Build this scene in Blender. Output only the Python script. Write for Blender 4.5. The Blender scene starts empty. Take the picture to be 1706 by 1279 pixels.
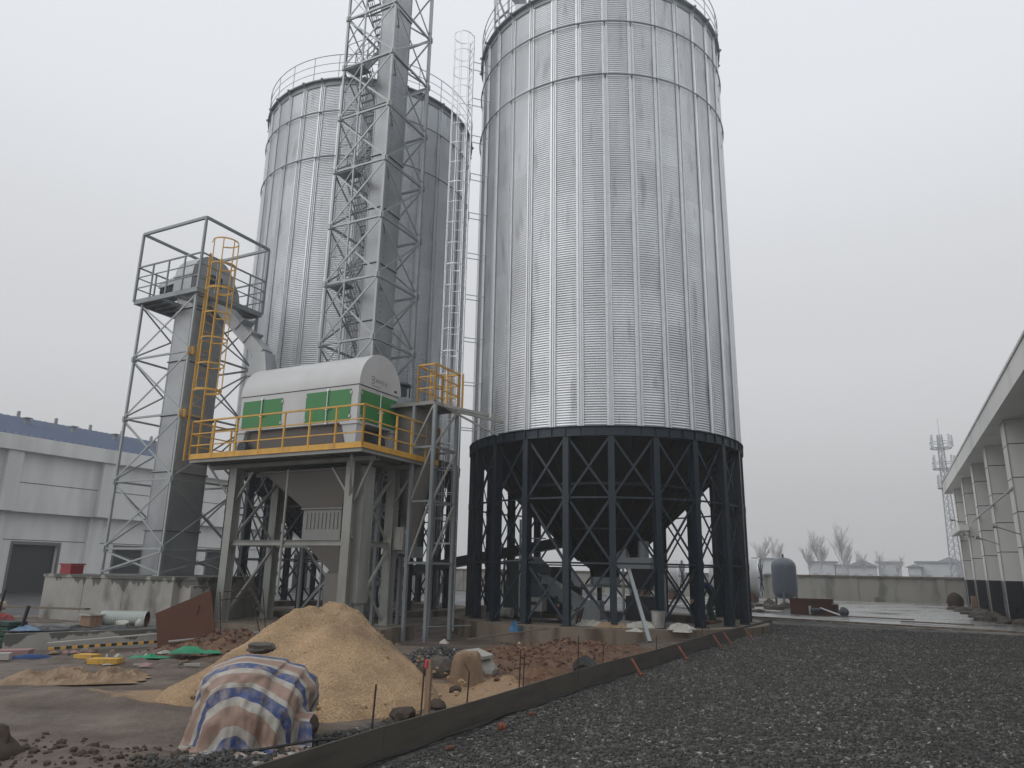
import bpy, bmesh, math, random
import numpy as np
from mathutils import Vector, Matrix, noise as mnoise

SC = bpy.context.scene
COL = SC.collection
R = math.radians
# ------------------------------------------------------------------ camera
cam_d = bpy.data.cameras.new('camera'); cam = bpy.data.objects.new('camera', cam_d); COL.objects.link(cam)
cam_d.sensor_width = 36; cam_d.lens = 25.53; cam_d.clip_end = 2000; cam_d.clip_start = .05
_p, _r = R(14.4), R(1.05)
_r0 = Vector((1, 0, 0)); _f = Vector((0, math.cos(_p), math.sin(_p))); _u0 = Vector((0, -math.sin(_p), math.cos(_p)))
_right = _r0 * math.cos(_r) + _u0 * math.sin(_r); _up = -_r0 * math.sin(_r) + _u0 * math.cos(_r)
m = Matrix((_right, _up, -_f)).transposed().to_4x4(); m.translation = (0, 0, 1.6)
cam.matrix_world = m
SC.camera = cam
# ------------------------------------------------------------------ world: thick overcast
SUN_EL, SUN_AZ = 38, 238
w = bpy.data.worlds.new('World'); SC.world = w; w.use_nodes = True
nt = w.node_tree; nt.nodes.clear()
def N(t, **k):
    n = nt.nodes.new(t)
    for a, b in k.items(): setattr(n, a, b)
    return n
out = N('ShaderNodeOutputWorld'); bg = N('ShaderNodeBackground'); bg2 = N('ShaderNodeBackground'); add = N('ShaderNodeAddShader')
sky = N('ShaderNodeTexSky', sky_type='NISHITA'); sky.sun_disc = False
sky.sun_elevation = R(SUN_EL); sky.sun_rotation = R(SUN_AZ); sky.dust_density = 5
hsv = N('ShaderNodeHueSaturation'); hsv.inputs['Saturation'].default_value = .12
tc = N('ShaderNodeTexCoord'); sep = N('ShaderNodeSeparateXYZ'); ramp = N('ShaderNodeValToRGB')
nz = N('ShaderNodeTexNoise'); nz.inputs['Scale'].default_value = 1.6; nz.inputs['Detail'].default_value = 3
mx = N('ShaderNodeMath', operation='MULTIPLY_ADD'); mx.inputs[1].default_value = .10
sb = N('ShaderNodeMath', operation='SUBTRACT'); sb.inputs[1].default_value = .5
L = nt.links.new
L(tc.outputs['Generated'], sep.inputs[0]); L(tc.outputs['Generated'], nz.inputs['Vector'])
L(nz.outputs['Fac'], sb.inputs[0]); L(sb.outputs[0], mx.inputs[0]); L(sep.outputs['Z'], mx.inputs[2]); L(mx.outputs[0], ramp.inputs[0])
cr = ramp.color_ramp; cr.interpolation = 'EASE'
cr.elements[0].position = 0.0; cr.elements[0].color = (.64, .64, .65, 1)
cr.elements[1].position = 1.0; cr.elements[1].color = (1.10, 1.12, 1.15, 1)
for p_, c_ in ((.10, (.66, .66, .67, 1)), (.30, (.73, .74, .765, 1)), (.60, (.88, .91, .955, 1))):
    e = cr.elements.new(p_); e.color = c_
L(ramp.outputs[0], bg.inputs[0]); bg.inputs[1].default_value = .90
L(sky.outputs[0], hsv.inputs['Color']); L(hsv.outputs[0], bg2.inputs[0]); bg2.inputs[1].default_value = .05
bg2.inputs[1].default_value = .012
L(bg.outputs[0], add.inputs[0]); L(bg2.outputs[0], add.inputs[1]); L(add.outputs[0], out.inputs[0])
sd = bpy.data.lights.new('sun', 'SUN'); sd.energy = .75; sd.angle = R(60); sd.color = (1, .97, .93)
sun = bpy.data.objects.new('sun', sd); COL.objects.link(sun)
sun.rotation_euler = (R(90 - SUN_EL), 0, R(180 - SUN_AZ))
SC.view_settings.view_transform = 'Standard'; SC.view_settings.look = 'None'
SC.view_settings.exposure = 0; SC.view_settings.gamma = 1
SC.cycles.volume_bounces = 0; SC.cycles.max_bounces = 6; SC.cycles.volume_step_rate = 10

# ------------------------------------------------------------------ site frame
A27 = R(27); CA, SA = math.cos(A27), math.sin(A27)
def S(x, y, z=0.0): return Vector((x * CA + y * SA, -x * SA + y * CA, z))     # site x,y -> world
def unS(v): return (v.x * CA - v.y * SA, v.x * SA + v.y * CA, v.z)

# ------------------------------------------------------------------ materials
def mat(name, col, rough=.6, metal=0., var=.15, scale=3., detail=6, bump=0., bscale=None, stain=None, stain_amt=.4,
        stain_scale=(1, 1, .25), streak=None, coat=0., stain_thr=(.5, .68), rvar=.12, spec=.5):
    mt = bpy.data.materials.new(name); mt.use_nodes = True; t = mt.node_tree; nd = t.nodes; lk = t.links.new
    bs = nd['Principled BSDF']; bs.inputs['Roughness'].default_value = rough; bs.inputs['Metallic'].default_value = metal
    bs.inputs['Coat Weight'].default_value = coat; bs.inputs['Specular IOR Level'].default_value = spec
    tcn = nd.new('ShaderNodeTexCoord')
    n1 = nd.new('ShaderNodeTexNoise'); n1.inputs['Scale'].default_value = scale; n1.inputs['Detail'].default_value = detail
    n1.inputs['Roughness'].default_value = .65
    lk(tcn.outputs['Object'], n1.inputs['Vector'])
    mr = nd.new('ShaderNodeMapRange'); mr.inputs[1].default_value = .25; mr.inputs[2].default_value = .75
    mr.inputs[3].default_value = 1 - var; mr.inputs[4].default_value = 1 + var
    lk(n1.outputs['Fac'], mr.inputs[0])
    mul = nd.new('ShaderNodeVectorMath'); mul.operation = 'SCALE'; mul.inputs[0].default_value = col[:3]
    lk(mr.outputs[0], mul.inputs['Scale'])
    cur = mul.outputs[0]
    if stain is not None:
        mp = nd.new('ShaderNodeMapping'); mp.inputs['Scale'].default_value = stain_scale
        lk(tcn.outputs['Object'], mp.inputs[0])
        n2 = nd.new('ShaderNodeTexNoise'); n2.inputs['Scale'].default_value = streak or scale * .8; n2.inputs['Detail'].default_value = 5
        lk(mp.outputs[0], n2.inputs['Vector'])
        m2 = nd.new('ShaderNodeMapRange'); m2.inputs[1].default_value, m2.inputs[2].default_value = stain_thr; m2.inputs[4].default_value = stain_amt
        lk(n2.outputs['Fac'], m2.inputs[0])
        mxx = nd.new('ShaderNodeMix'); mxx.data_type = 'RGBA'; lk(m2.outputs[0], mxx.inputs[0]); lk(cur, mxx.inputs[6])
        mxx.inputs[7].default_value = (*stain, 1); cur = mxx.outputs[2]
    lk(cur, bs.inputs['Base Color'])
    m3 = nd.new('ShaderNodeMapRange'); m3.inputs[1].default_value = .3; m3.inputs[2].default_value = .7
    m3.inputs[3].default_value = max(.02, rough - rvar); m3.inputs[4].default_value = min(1, rough + rvar)
    lk(n1.outputs['Fac'], m3.inputs[0]); lk(m3.outputs[0], bs.inputs['Roughness'])
    if bump:
        nb = nd.new('ShaderNodeTexNoise'); nb.inputs['Scale'].default_value = bscale or scale * 5; nb.inputs['Detail'].default_value = 6
        lk(tcn.outputs['Object'], nb.inputs['Vector'])
        bp = nd.new('ShaderNodeBump'); bp.inputs['Strength'].default_value = bump; bp.inputs['Distance'].default_value = .02
        lk(nb.outputs['Fac'], bp.inputs['Height']); lk(bp.outputs[0], bs.inputs['Normal'])
    return mt

M = {}
M['galv'] = mat('galvanised_steel', (.40, .42, .44), .48, .55, .18, 2.5, stain=(.22, .23, .25), stain_amt=.3)
M['galv_light'] = mat('galvanised_bright', (.66, .68, .70), .42, .6, .10, 4)
M['galv_dull'] = mat('galvanised_dull', (.26, .285, .295), .55, .4, .15, 1.2, stain=(.16, .17, .18), stain_amt=.5)
M['casing'] = mat('elevator_casing', (.38, .395, .41), .42, .5, .2, .9, stain=(.17, .17, .185), stain_amt=.55)
M['galv_mid'] = mat('galvanised_angle', (.34, .365, .37), .5, .45, .15, 2)
M['navy'] = mat('dark_blue_green_paint', (.008, .020, .032), .42, .05, .25, 2, stain=(.03, .027, .024), stain_amt=.25)
M['hopper'] = mat('dark_hopper_steel', (.009, .011, .013), .5, .2, .3, .8)
M['grey_paint'] = mat('light_grey_paint', (.52, .525, .53), .38, .0, .05, 1.0, stain=(.3, .29, .27), stain_amt=.2)
M['post'] = mat('grey_post_paint', (.27, .275, .255), .5, .0, .12, 1.5, stain=(.13, .11, .09), stain_amt=.5)
M['beige'] = mat('grey_beige_paint', (.15, .14, .128), .5, 0, .1, 1.2, stain=(.15, .13, .11), stain_amt=.4)
M['green'] = mat('green_door_paint', (.025, .19, .045), .42, 0, .08, 2)
M['yellow'] = mat('yellow_rail_paint', (.62, .345, .05), .45, 0, .10, 6, stain=(.3, .12, .04), stain_amt=.35)
M['black'] = mat('black_rubber', (.012, .012, .013), .6, 0, .2, 5)
M['motor'] = mat('dark_motor_paint', (.03, .045, .055), .4, .1, .2, 4)
M['concrete'] = mat('raw_concrete', (.30, .29, .265), .85, 0, .18, 1.5, bump=.25, bscale=25, stain=(.07, .072, .065), stain_amt=.8, stain_scale=(1, 1, .5), streak=1.1, stain_thr=(.54, .66))
M['dirty_concrete'] = mat('muddy_concrete', (.17, .14, .105), .9, 0, .2, 2.5, bump=.3, bscale=20, stain=(.045, .03, .02), stain_amt=.8, stain_scale=(1.5, 1.5, .3), streak=2)
M['wallrender'] = mat('old_wall_render', (.27, .262, .238), .9, 0, .12, .7, bump=.2, bscale=8, stain=(.10, .10, .088), stain_amt=.7, stain_scale=(1, 1, .35), streak=1.3)
M['white_wall'] = mat('white_render', (.74, .735, .72), .75, 0, .04, .4, stain=(.42, .42, .41), stain_amt=.45, stain_scale=(1, 1, .15), streak=.8)
M['grey_wall'] = mat('grey_white_cladding', (.74, .74, .71), .55, 0, .05, .5, stain=(.3, .3, .3), stain_amt=.4, stain_scale=(1, 1, .15))
M['dark_tile'] = mat('dark_plinth_tile', (.012, .018, .024), .35, 0, .2, 1)
M['joint'] = mat('dark_joint', (.06, .06, .06), .8)
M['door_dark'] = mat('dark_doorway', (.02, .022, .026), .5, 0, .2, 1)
M['asphalt_wet'] = mat('wet_asphalt', (.045, .045, .048), .45, 0, .25, .35, bump=.2, bscale=10, rvar=.2)
M['yard'] = mat('wet_concrete_yard', (.26, .26, .25), .28, 0, .18, .25, bump=.08, bscale=5, stain=(.07, .07, .065), stain_amt=.85, stain_scale=(.5, 2, 1), streak=.5, rvar=.22)
M['rust'] = mat('rusty_steel', (.105, .045, .028), .85, .1, .25, 2, bump=.2, bscale=30, stain=(.05, .026, .02), stain_amt=.7)
M['rebar'] = mat('rusty_rebar', (.055, .03, .022), .85, .2, .3, 20)
M['formboard'] = mat('formwork_board', (.075, .068, .055), .72, 0, .15, 1.2, stain=(.035, .032, .028), stain_amt=.6, stain_scale=(.4, .4, 3), streak=3, bump=.15, bscale=30)
M['wood'] = mat('weathered_wood', (.24, .155, .10), .85, 0, .2, 6, bump=.3, bscale=50, stain=(.11, .06, .035), stain_amt=.6, stain_scale=(3, 3, .4))
M['oldwood'] = mat('grey_old_wood', (.13, .11, .085), .85, 0, .2, 6, bump=.3, bscale=40)
M['orange'] = mat('orange_paint', (.17, .045, .022), .6, 0, .2, 12, stain=(.2, .06, .03), stain_amt=.5)
M['red'] = mat('red_plastic', (.25, .012, .022), .45, 0, .1, 4)
M['pinkcloth'] = mat('faded_pink_board', (.28, .17, .16), .8, 0, .15, 4)
M['white'] = mat('white_plastic', (.36, .35, .32), .6, 0, .1, 5, stain=(.3, .27, .22), stain_amt=.5)
M['yellowfoam'] = mat('yellow_foam', (.55, .33, .06), .8, 0, .12, 8, bump=.3, bscale=30, stain=(.3, .16, .04), stain_amt=.6)
M['blue'] = mat('blue_plastic', (.015, .10, .22), .5, 0, .2, 6)
M['lightblue'] = mat('pale_blue_sheet', (.09, .16, .25), .5, 0, .2, 4)
M['greennet'] = mat('green_sack', (.012, .22, .105), .6, 0, .2, 6, bump=.3, bscale=20)
M['burlap'] = mat('tan_woven_sheet', (.25, .175, .11), .8, 0, .15, 3, bump=.3, bscale=60, stain=(.11, .075, .045), stain_amt=.6)
M['blacksheet'] = mat('black_plastic_sheet', (.014, .016, .017), .35, 0, .3, 3, bump=.3, bscale=8)
M['darkgreen_cloth'] = mat('dark_green_cloth', (.014, .045, .034), .85, 0, .2, 8)
M['bluecloth'] = mat('dark_blue_cloth', (.02, .05, .14), .85, 0, .2, 8)
M['skin'] = mat('skin', (.35, .19, .13), .55, 0, .05, 5)
M['hair'] = mat('black_hair', (.01, .009, .008), .6, 0, .1, 20)
M['boot'] = mat('muddy_boot', (.16, .08, .045), .8, 0, .2, 10)
M['rock'] = mat('grey_rock', (.085, .074, .062), .9, 0, .2, 3, bump=.5, bscale=14, stain=(.05, .04, .035), stain_amt=.6)
M['mudclod'] = mat('brown_mud_clod', (.05, .036, .026), .95, 0, .3, 4, bump=.6, bscale=18)
M['tank'] = mat('blue_grey_tank_paint', (.105, .125, .155), .42, 0, .08, 1.5)
M['slate'] = mat('blue_grey_metal_roof', (.10, .14, .22), .55, .1, .12, .8)
M['farwall'] = mat('distant_pale_wall', (.5, .52, .54), .8, 0, .08, .4)
M['farroof'] = mat('distant_grey_roof', (.24, .26, .28), .8, 0, .1, .5)
M['farwindow'] = mat('distant_window', (.3, .32, .34), .3)
M['hazed_bark'] = mat('haze_paled_bark', (.46, .455, .45), .9, 0, .2, 3)  # bark lightened so the trees fade: distance haze put into the colour
M['redcloth'] = mat('faded_red_cloth', (.22, .04, .04), .8, 0, .2, 6)
M['pail'] = mat('dirty_white_pail', (.34, .34, .33), .5, 0, .15, 6, stain=(.12, .10, .08), stain_amt=.7)

def drip_mat(name, base_name, zt, zr, thr=.50):
    mt = M[base_name].copy(); mt.name = name; t = mt.node_tree; nd = t.nodes; lk = t.links.new; bs = nd['Principled BSDF']
    src = bs.inputs['Base Color'].links[0].from_socket; tcn = nd.new('ShaderNodeTexCoord'); sp = nd.new('ShaderNodeSeparateXYZ'); lk(tcn.outputs['Object'], sp.inputs[0])
    mp = nd.new('ShaderNodeMapping'); mp.inputs['Scale'].default_value = (2.6, 2.6, .35); lk(tcn.outputs['Object'], mp.inputs[0])
    n = nd.new('ShaderNodeTexNoise'); n.inputs['Scale'].default_value = 1.0; n.inputs['Detail'].default_value = 5; lk(mp.outputs[0], n.inputs['Vector'])
    a = nd.new('ShaderNodeMapRange'); a.inputs[1].default_value = zt - zr; a.inputs[2].default_value = zt; a.inputs[3].default_value = -.35; a.inputs[4].default_value = .12; lk(sp.outputs['Z'], a.inputs[0])
    s_ = nd.new('ShaderNodeMath'); s_.operation = 'ADD'; lk(n.outputs['Fac'], s_.inputs[0]); lk(a.outputs[0], s_.inputs[1])
    f = nd.new('ShaderNodeMapRange'); f.inputs[1].default_value = thr; f.inputs[2].default_value = thr + .03; f.inputs[4].default_value = .85; lk(s_.outputs[0], f.inputs[0])
    m_ = nd.new('ShaderNodeMix'); m_.data_type = 'RGBA'; lk(f.outputs[0], m_.inputs[0]); lk(src, m_.inputs[6]); m_.inputs[7].default_value = (.055, .06, .052, 1); lk(m_.outputs[2], bs.inputs['Base Color']); return mt
M['block_concrete'] = drip_mat('wet_dripped_concrete', 'concrete', 1.27, .7)
M['slab_concrete'] = drip_mat('wet_dripped_slab', 'concrete', .36, .45, .47)
def silo_mat():
    mt = bpy.data.materials.new('corrugated_galvanised_sheet'); mt.use_nodes = True; t = mt.node_tree; nd = t.nodes; lk = t.links.new
    bs = nd['Principled BSDF']; tcn = nd.new('ShaderNodeTexCoord'); sp = nd.new('ShaderNodeSeparateXYZ'); lk(tcn.outputs['Object'], sp.inputs[0])
    def mth(op, a, b=None):
        q = nd.new('ShaderNodeMath'); q.operation = op
        for i, v in enumerate((a, b)):
            if v is None: continue
            if isinstance(v, (int, float)): q.inputs[i].default_value = v
            else: lk(v, q.inputs[i])
        return q.outputs[0]
    ang = mth('ARCTAN2', sp.outputs['Y'], sp.outputs['X'])
    idx = mth('FLOOR', mth('MULTIPLY', mth('ADD', ang, 2 * math.pi + R(94.5)), 33 / (2 * math.pi)))
    zi = mth('FLOOR', mth('DIVIDE', mth('ADD', sp.outputs['Z'], mth('MULTIPLY', mth('MODULO', idx, 2), .0)), 1.056))
    cb = nd.new('ShaderNodeCombineXYZ'); lk(idx, cb.inputs[0]); lk(zi, cb.inputs[1])
    wn = nd.new('ShaderNodeTexWhiteNoise'); wn.noise_dimensions = '2D'; lk(cb.outputs[0], wn.inputs['Vector'])
    mp = nd.new('ShaderNodeMapping'); mp.inputs['Scale'].default_value = (1, 1, .22); lk(tcn.outputs['Object'], mp.inputs[0])
    n1 = nd.new('ShaderNodeTexNoise'); n1.inputs['Scale'].default_value = 2.2; n1.inputs['Detail'].default_value = 5; lk(mp.outputs[0], n1.inputs['Vector'])
    n2 = nd.new('ShaderNodeTexNoise'); n2.inputs['Scale'].default_value = .5; n2.inputs['Detail'].default_value = 3; lk(tcn.outputs['Object'], n2.inputs['Vector'])
    # grimy vertical smears inside some sheets
    mp2 = nd.new('ShaderNodeMapping'); mp2.inputs['Scale'].default_value = (3.2, 3.2, .55); lk(tcn.outputs['Object'], mp2.inputs[0])
    n3 = nd.new('ShaderNodeTexNoise'); n3.inputs['Scale'].default_value = 1.0; n3.inputs['Detail'].default_value = 3; lk(mp2.outputs[0], n3.inputs['Vector'])
    sm = nd.new('ShaderNodeMapRange'); sm.inputs[1].default_value = .58; sm.inputs[2].default_value = .70; sm.inputs[3].default_value = 1; sm.inputs[4].default_value = .72
    lk(n3.outputs['Fac'], sm.inputs[0])
    v = mth('ADD', mth('MULTIPLY', mth('SUBTRACT', wn.outputs['Value'], .5), .13), 1.0)
    v = mth('MULTIPLY', v, mth('ADD', .82, mth('MULTIPLY', n1.outputs['Fac'], .36)))
    v = mth('MULTIPLY', v, mth('ADD', .88, mth('MULTIPLY', n2.outputs['Fac'], .24)))
    v = mth('MULTIPLY', v, sm.outputs[0])
    sc = nd.new('ShaderNodeVectorMath'); sc.operation = 'SCALE'; sc.inputs[0].default_value = (.75, .775, .80); lk(v, sc.inputs['Scale'])
    lk(sc.outputs[0], bs.inputs['Base Color']); bs.inputs['Metallic'].default_value = .62
    rr = mth('ADD', .32, mth('MULTIPLY', n1.outputs['Fac'], .2)); lk(rr, bs.inputs['Roughness'])
    return mt
M['silo'] = silo_mat()

def grain_mat(name, c1, c2, c3, fine=60, bump=.6, dist=.01, big=1.2, rough=.95, vor=None):
    mt = bpy.data.materials.new(name); mt.use_nodes = True; t = mt.node_tree; nd = t.nodes; lk = t.links.new
    bs = nd['Principled BSDF']; bs.inputs['Roughness'].default_value = rough; tcn = nd.new('ShaderNodeTexCoord')
    if vor:
        v = nd.new('ShaderNodeTexVoronoi'); v.inputs['Scale'].default_value = vor; lk(tcn.outputs['Object'], v.inputs['Vector'])
        wn = nd.new('ShaderNodeSeparateColor'); lk(v.outputs['Color'], wn.inputs[0]); f = wn.outputs[0]
    else:
        v = nd.new('ShaderNodeTexNoise'); v.inputs['Scale'].default_value = fine; v.inputs['Detail'].default_value = 4; lk(tcn.outputs['Object'], v.inputs['Vector']); f = v.outputs['Fac']
    n2 = nd.new('ShaderNodeTexNoise'); n2.inputs['Scale'].default_value = big; n2.inputs['Detail'].default_value = 6; lk(tcn.outputs['Object'], n2.inputs['Vector'])
    r1 = nd.new('ShaderNodeValToRGB'); lk(f, r1.inputs[0])
    e = r1.color_ramp.elements; e[0].color = (*c1, 1); e[1].color = (*c2, 1)
    if vor:
        e[1].position = .9; q = r1.color_ramp.elements.new(.985); q.color = (*c3, 1)
    else:
        e[0].position = .3; e[1].position = .7
    mr = nd.new('ShaderNodeMapRange'); mr.inputs[1].default_value = .3; mr.inputs[2].default_value = .7; mr.inputs[3].default_value = .62; mr.inputs[4].default_value = 1.3
    lk(n2.outputs['Fac'], mr.inputs[0]); sc = nd.new('ShaderNodeVectorMath'); sc.operation = 'SCALE'; lk(r1.outputs[0], sc.inputs[0]); lk(mr.outputs[0], sc.inputs['Scale'])
    lk(sc.outputs[0], bs.inputs['Base Color'])
    bp = nd.new('ShaderNodeBump'); bp.inputs['Strength'].default_value = bump; bp.inputs['Distance'].default_value = dist
    lk(v.outputs['Distance'] if vor else f, bp.inputs['Height'])
    if vor: bp.invert = True
    lk(bp.outputs[0], bs.inputs['Normal'])
    return mt
M['gravel'] = grain_mat('dark_gravel', (.024, .024, .022), (.10, .096, .088), (.30, .29, .27), bump=1, dist=.02, big=.7, vor=26)
M['sand'] = grain_mat('yellow_sand', (.25, .165, .092), (.42, .29, .172), None, fine=38, bump=1.0, dist=.03, big=1.6)

def stone_mat():
    mt = bpy.data.materials.new('loose_stone'); mt.use_nodes = True; t = mt.node_tree; nd = t.nodes; lk = t.links.new
    bs = nd['Principled BSDF']; bs.inputs['Roughness'].default_value = .75
    at = nd.new('ShaderNodeAttribute'); at.attribute_name = 'tint'
    r1 = nd.new('ShaderNodeValToRGB'); lk(at.outputs['Fac'], r1.inputs[0]); e = r1.color_ramp.elements
    e[0].color = (.032, .032, .030, 1); e[1].position = .95; e[1].color = (.105, .10, .092, 1)
    q = r1.color_ramp.elements.new(.992); q.color = (.30, .29, .27, 1); q2 = r1.color_ramp.elements.new(.5); q2.color = (.052, .050, .046, 1)
    lk(r1.outputs[0], bs.inputs['Base Color']); return mt
M['stones'] = stone_mat()

def soil_mat():
    mt = bpy.data.materials.new('site_soil'); mt.use_nodes = True; t = mt.node_tree; nd = t.nodes; lk = t.links.new
    bs = nd['Principled BSDF']; tcn = nd.new('ShaderNodeTexCoord'); at = nd.new('ShaderNodeAttribute'); at.attribute_name = 'soil'
    sp = nd.new('ShaderNodeSeparateColor'); lk(at.outputs['Color'], sp.inputs[0])
    def nz(s, d=6, sc=(1, 1, 1)):
        mp = nd.new('ShaderNodeMapping'); mp.inputs['Scale'].default_value = sc; lk(tcn.outputs['Object'], mp.inputs[0])
        n = nd.new('ShaderNodeTexNoise'); n.inputs['Scale'].default_value = s; n.inputs['Detail'].default_value = d; n.inputs['Roughness'].default_value = .65
        lk(mp.outputs[0], n.inputs['Vector']); return n.outputs['Fac']
    def ramp(f, stops):
        r_ = nd.new('ShaderNodeValToRGB'); lk(f, r_.inputs[0]); e = r_.color_ramp.elements
        e[0].position = stops[0][0]; e[0].color = (*stops[0][1], 1); e[1].position = stops[-1][0]; e[1].color = (*stops[-1][1], 1)
        for p, c in stops[1:-1]: q = e.new(p); q.color = (*c, 1)
        return r_.outputs[0]
    def mix(f, a, b):
        q = nd.new('ShaderNodeMix'); q.data_type = 'RGBA'; lk(f, q.inputs[0]); lk(a, q.inputs[6]); lk(b, q.inputs[7]); return q.outputs[2]
    mud = ramp(nz(.9, 7, (1, 1.8, 1)), [(.32, (.060, .045, .036)), (.5, (.110, .084, .066)), (.68, (.165, .130, .10))])
    red = ramp(nz(5, 8), [(.3, (.045, .023, .013)), (.52, (.115, .060, .032)), (.72, (.21, .120, .065))])
    sand = ramp(nz(30, 4), [(.3, (.21, .135, .072)), (.7, (.37, .25, .15))])
    vo = nd.new('ShaderNodeTexVoronoi'); vo.inputs['Scale'].default_value = 24; lk(tcn.outputs['Object'], vo.inputs['Vector'])
    vs = nd.new('ShaderNodeSeparateColor'); lk(vo.outputs['Color'], vs.inputs[0])
    grv = ramp(vs.outputs[0], [(0, (.02, .02, .02)), (.9, (.085, .082, .076)), (.98, (.28, .27, .25))])
    def edge(f):   # noisy edge of a patch
        a = nd.new('ShaderNodeMath'); a.operation = 'ADD'; lk(f, a.inputs[0])
        b = nd.new('ShaderNodeMath'); b.operation = 'MULTIPLY_ADD'; lk(nz(4, 6), b.inputs[0]); b.inputs[1].default_value = .9; b.inputs[2].default_value = -.45
        lk(b.outputs[0], a.inputs[1]); c = nd.new('ShaderNodeMapRange'); c.inputs[1].default_value = .42; c.inputs[2].default_value = .58; lk(a.outputs[0], c.inputs[0]); return c.outputs[0]
    c = mix(edge(sp.outputs[0]), mud, red); c = mix(edge(sp.outputs[2]), c, grv); c = mix(edge(sp.outputs[1]), c, sand)
    lk(c, bs.inputs['Base Color'])
    rr = nd.new('ShaderNodeMapRange'); lk(nz(.7, 4), rr.inputs[0]); rr.inputs[1].default_value = .4; rr.inputs[2].default_value = .6; rr.inputs[3].default_value = .45; rr.inputs[4].default_value = .95
    lk(rr.outputs[0], bs.inputs['Roughness'])
    bp = nd.new('ShaderNodeBump'); bp.inputs['Strength'].default_value = .9; bp.inputs['Distance'].default_value = .05; lk(nz(11, 10), bp.inputs['Height']); lk(bp.outputs[0], bs.inputs['Normal'])
    return mt
M['soil'] = soil_mat()

def tarp_mat():
    mt = bpy.data.materials.new('striped_woven_tarp'); mt.use_nodes = True; t = mt.node_tree; nd = t.nodes; lk = t.links.new
    bs = nd['Principled BSDF']; bs.inputs['Roughness'].default_value = .55
    uv = nd.new('ShaderNodeUVMap'); uv.uv_map = 'stripe'; sp = nd.new('ShaderNodeSeparateXYZ'); lk(uv.outputs[0], sp.inputs[0])
    fr = nd.new('ShaderNodeMath'); fr.operation = 'FRACT'; lk(sp.outputs['Y'], fr.inputs[0])
    r_ = nd.new('ShaderNodeValToRGB'); lk(fr.outputs[0], r_.inputs[0]); r_.color_ramp.interpolation = 'CONSTANT'
    W_, B_, P_ = (.36, .345, .31, 1), (.030, .060, .17, 1), (.26, .165, .13, 1)
    e = r_.color_ramp.elements; e[0].position = 0; e[0].color = B_; e[1].position = .30; e[1].color = W_
    q = e.new(.44); q.color = P_; q = e.new(.80); q.color = W_
    tcn = nd.new('ShaderNodeTexCoord'); n = nd.new('ShaderNodeTexNoise'); n.inputs['Scale'].default_value = 14; n.inputs['Detail'].default_value = 8; lk(tcn.outputs['Object'], n.inputs['Vector'])
    mr = nd.new('ShaderNodeMapRange'); mr.inputs[1].default_value = .42; mr.inputs[2].default_value = .68; mr.inputs[4].default_value = .7; lk(n.outputs['Fac'], mr.inputs[0])
    mx_ = nd.new('ShaderNodeMix'); mx_.data_type = 'RGBA'; lk(mr.outputs[0], mx_.inputs[0]); lk(r_.outputs[0], mx_.inputs[6]); mx_.inputs[7].default_value = (.27, .21, .16, 1)
    lk(mx_.outputs[2], bs.inputs['Base Color'])
    bp = nd.new('ShaderNodeBump'); bp.inputs['Strength'].default_value = .35; bp.inputs['Distance'].default_value = .02
    n2 = nd.new('ShaderNodeTexNoise'); n2.inputs['Scale'].default_value = 7; n2.inputs['Detail'].default_value = 6; n2.inputs['Distortion'].default_value = 1.2; lk(tcn.outputs['Object'], n2.inputs['Vector'])
    lk(n2.outputs['Fac'], bp.inputs['Height']); lk(bp.outputs[0], bs.inputs['Normal']); return mt
M['tarp'] = tarp_mat()

def roof_mat():
    mt = M['slate']; return mt

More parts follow.
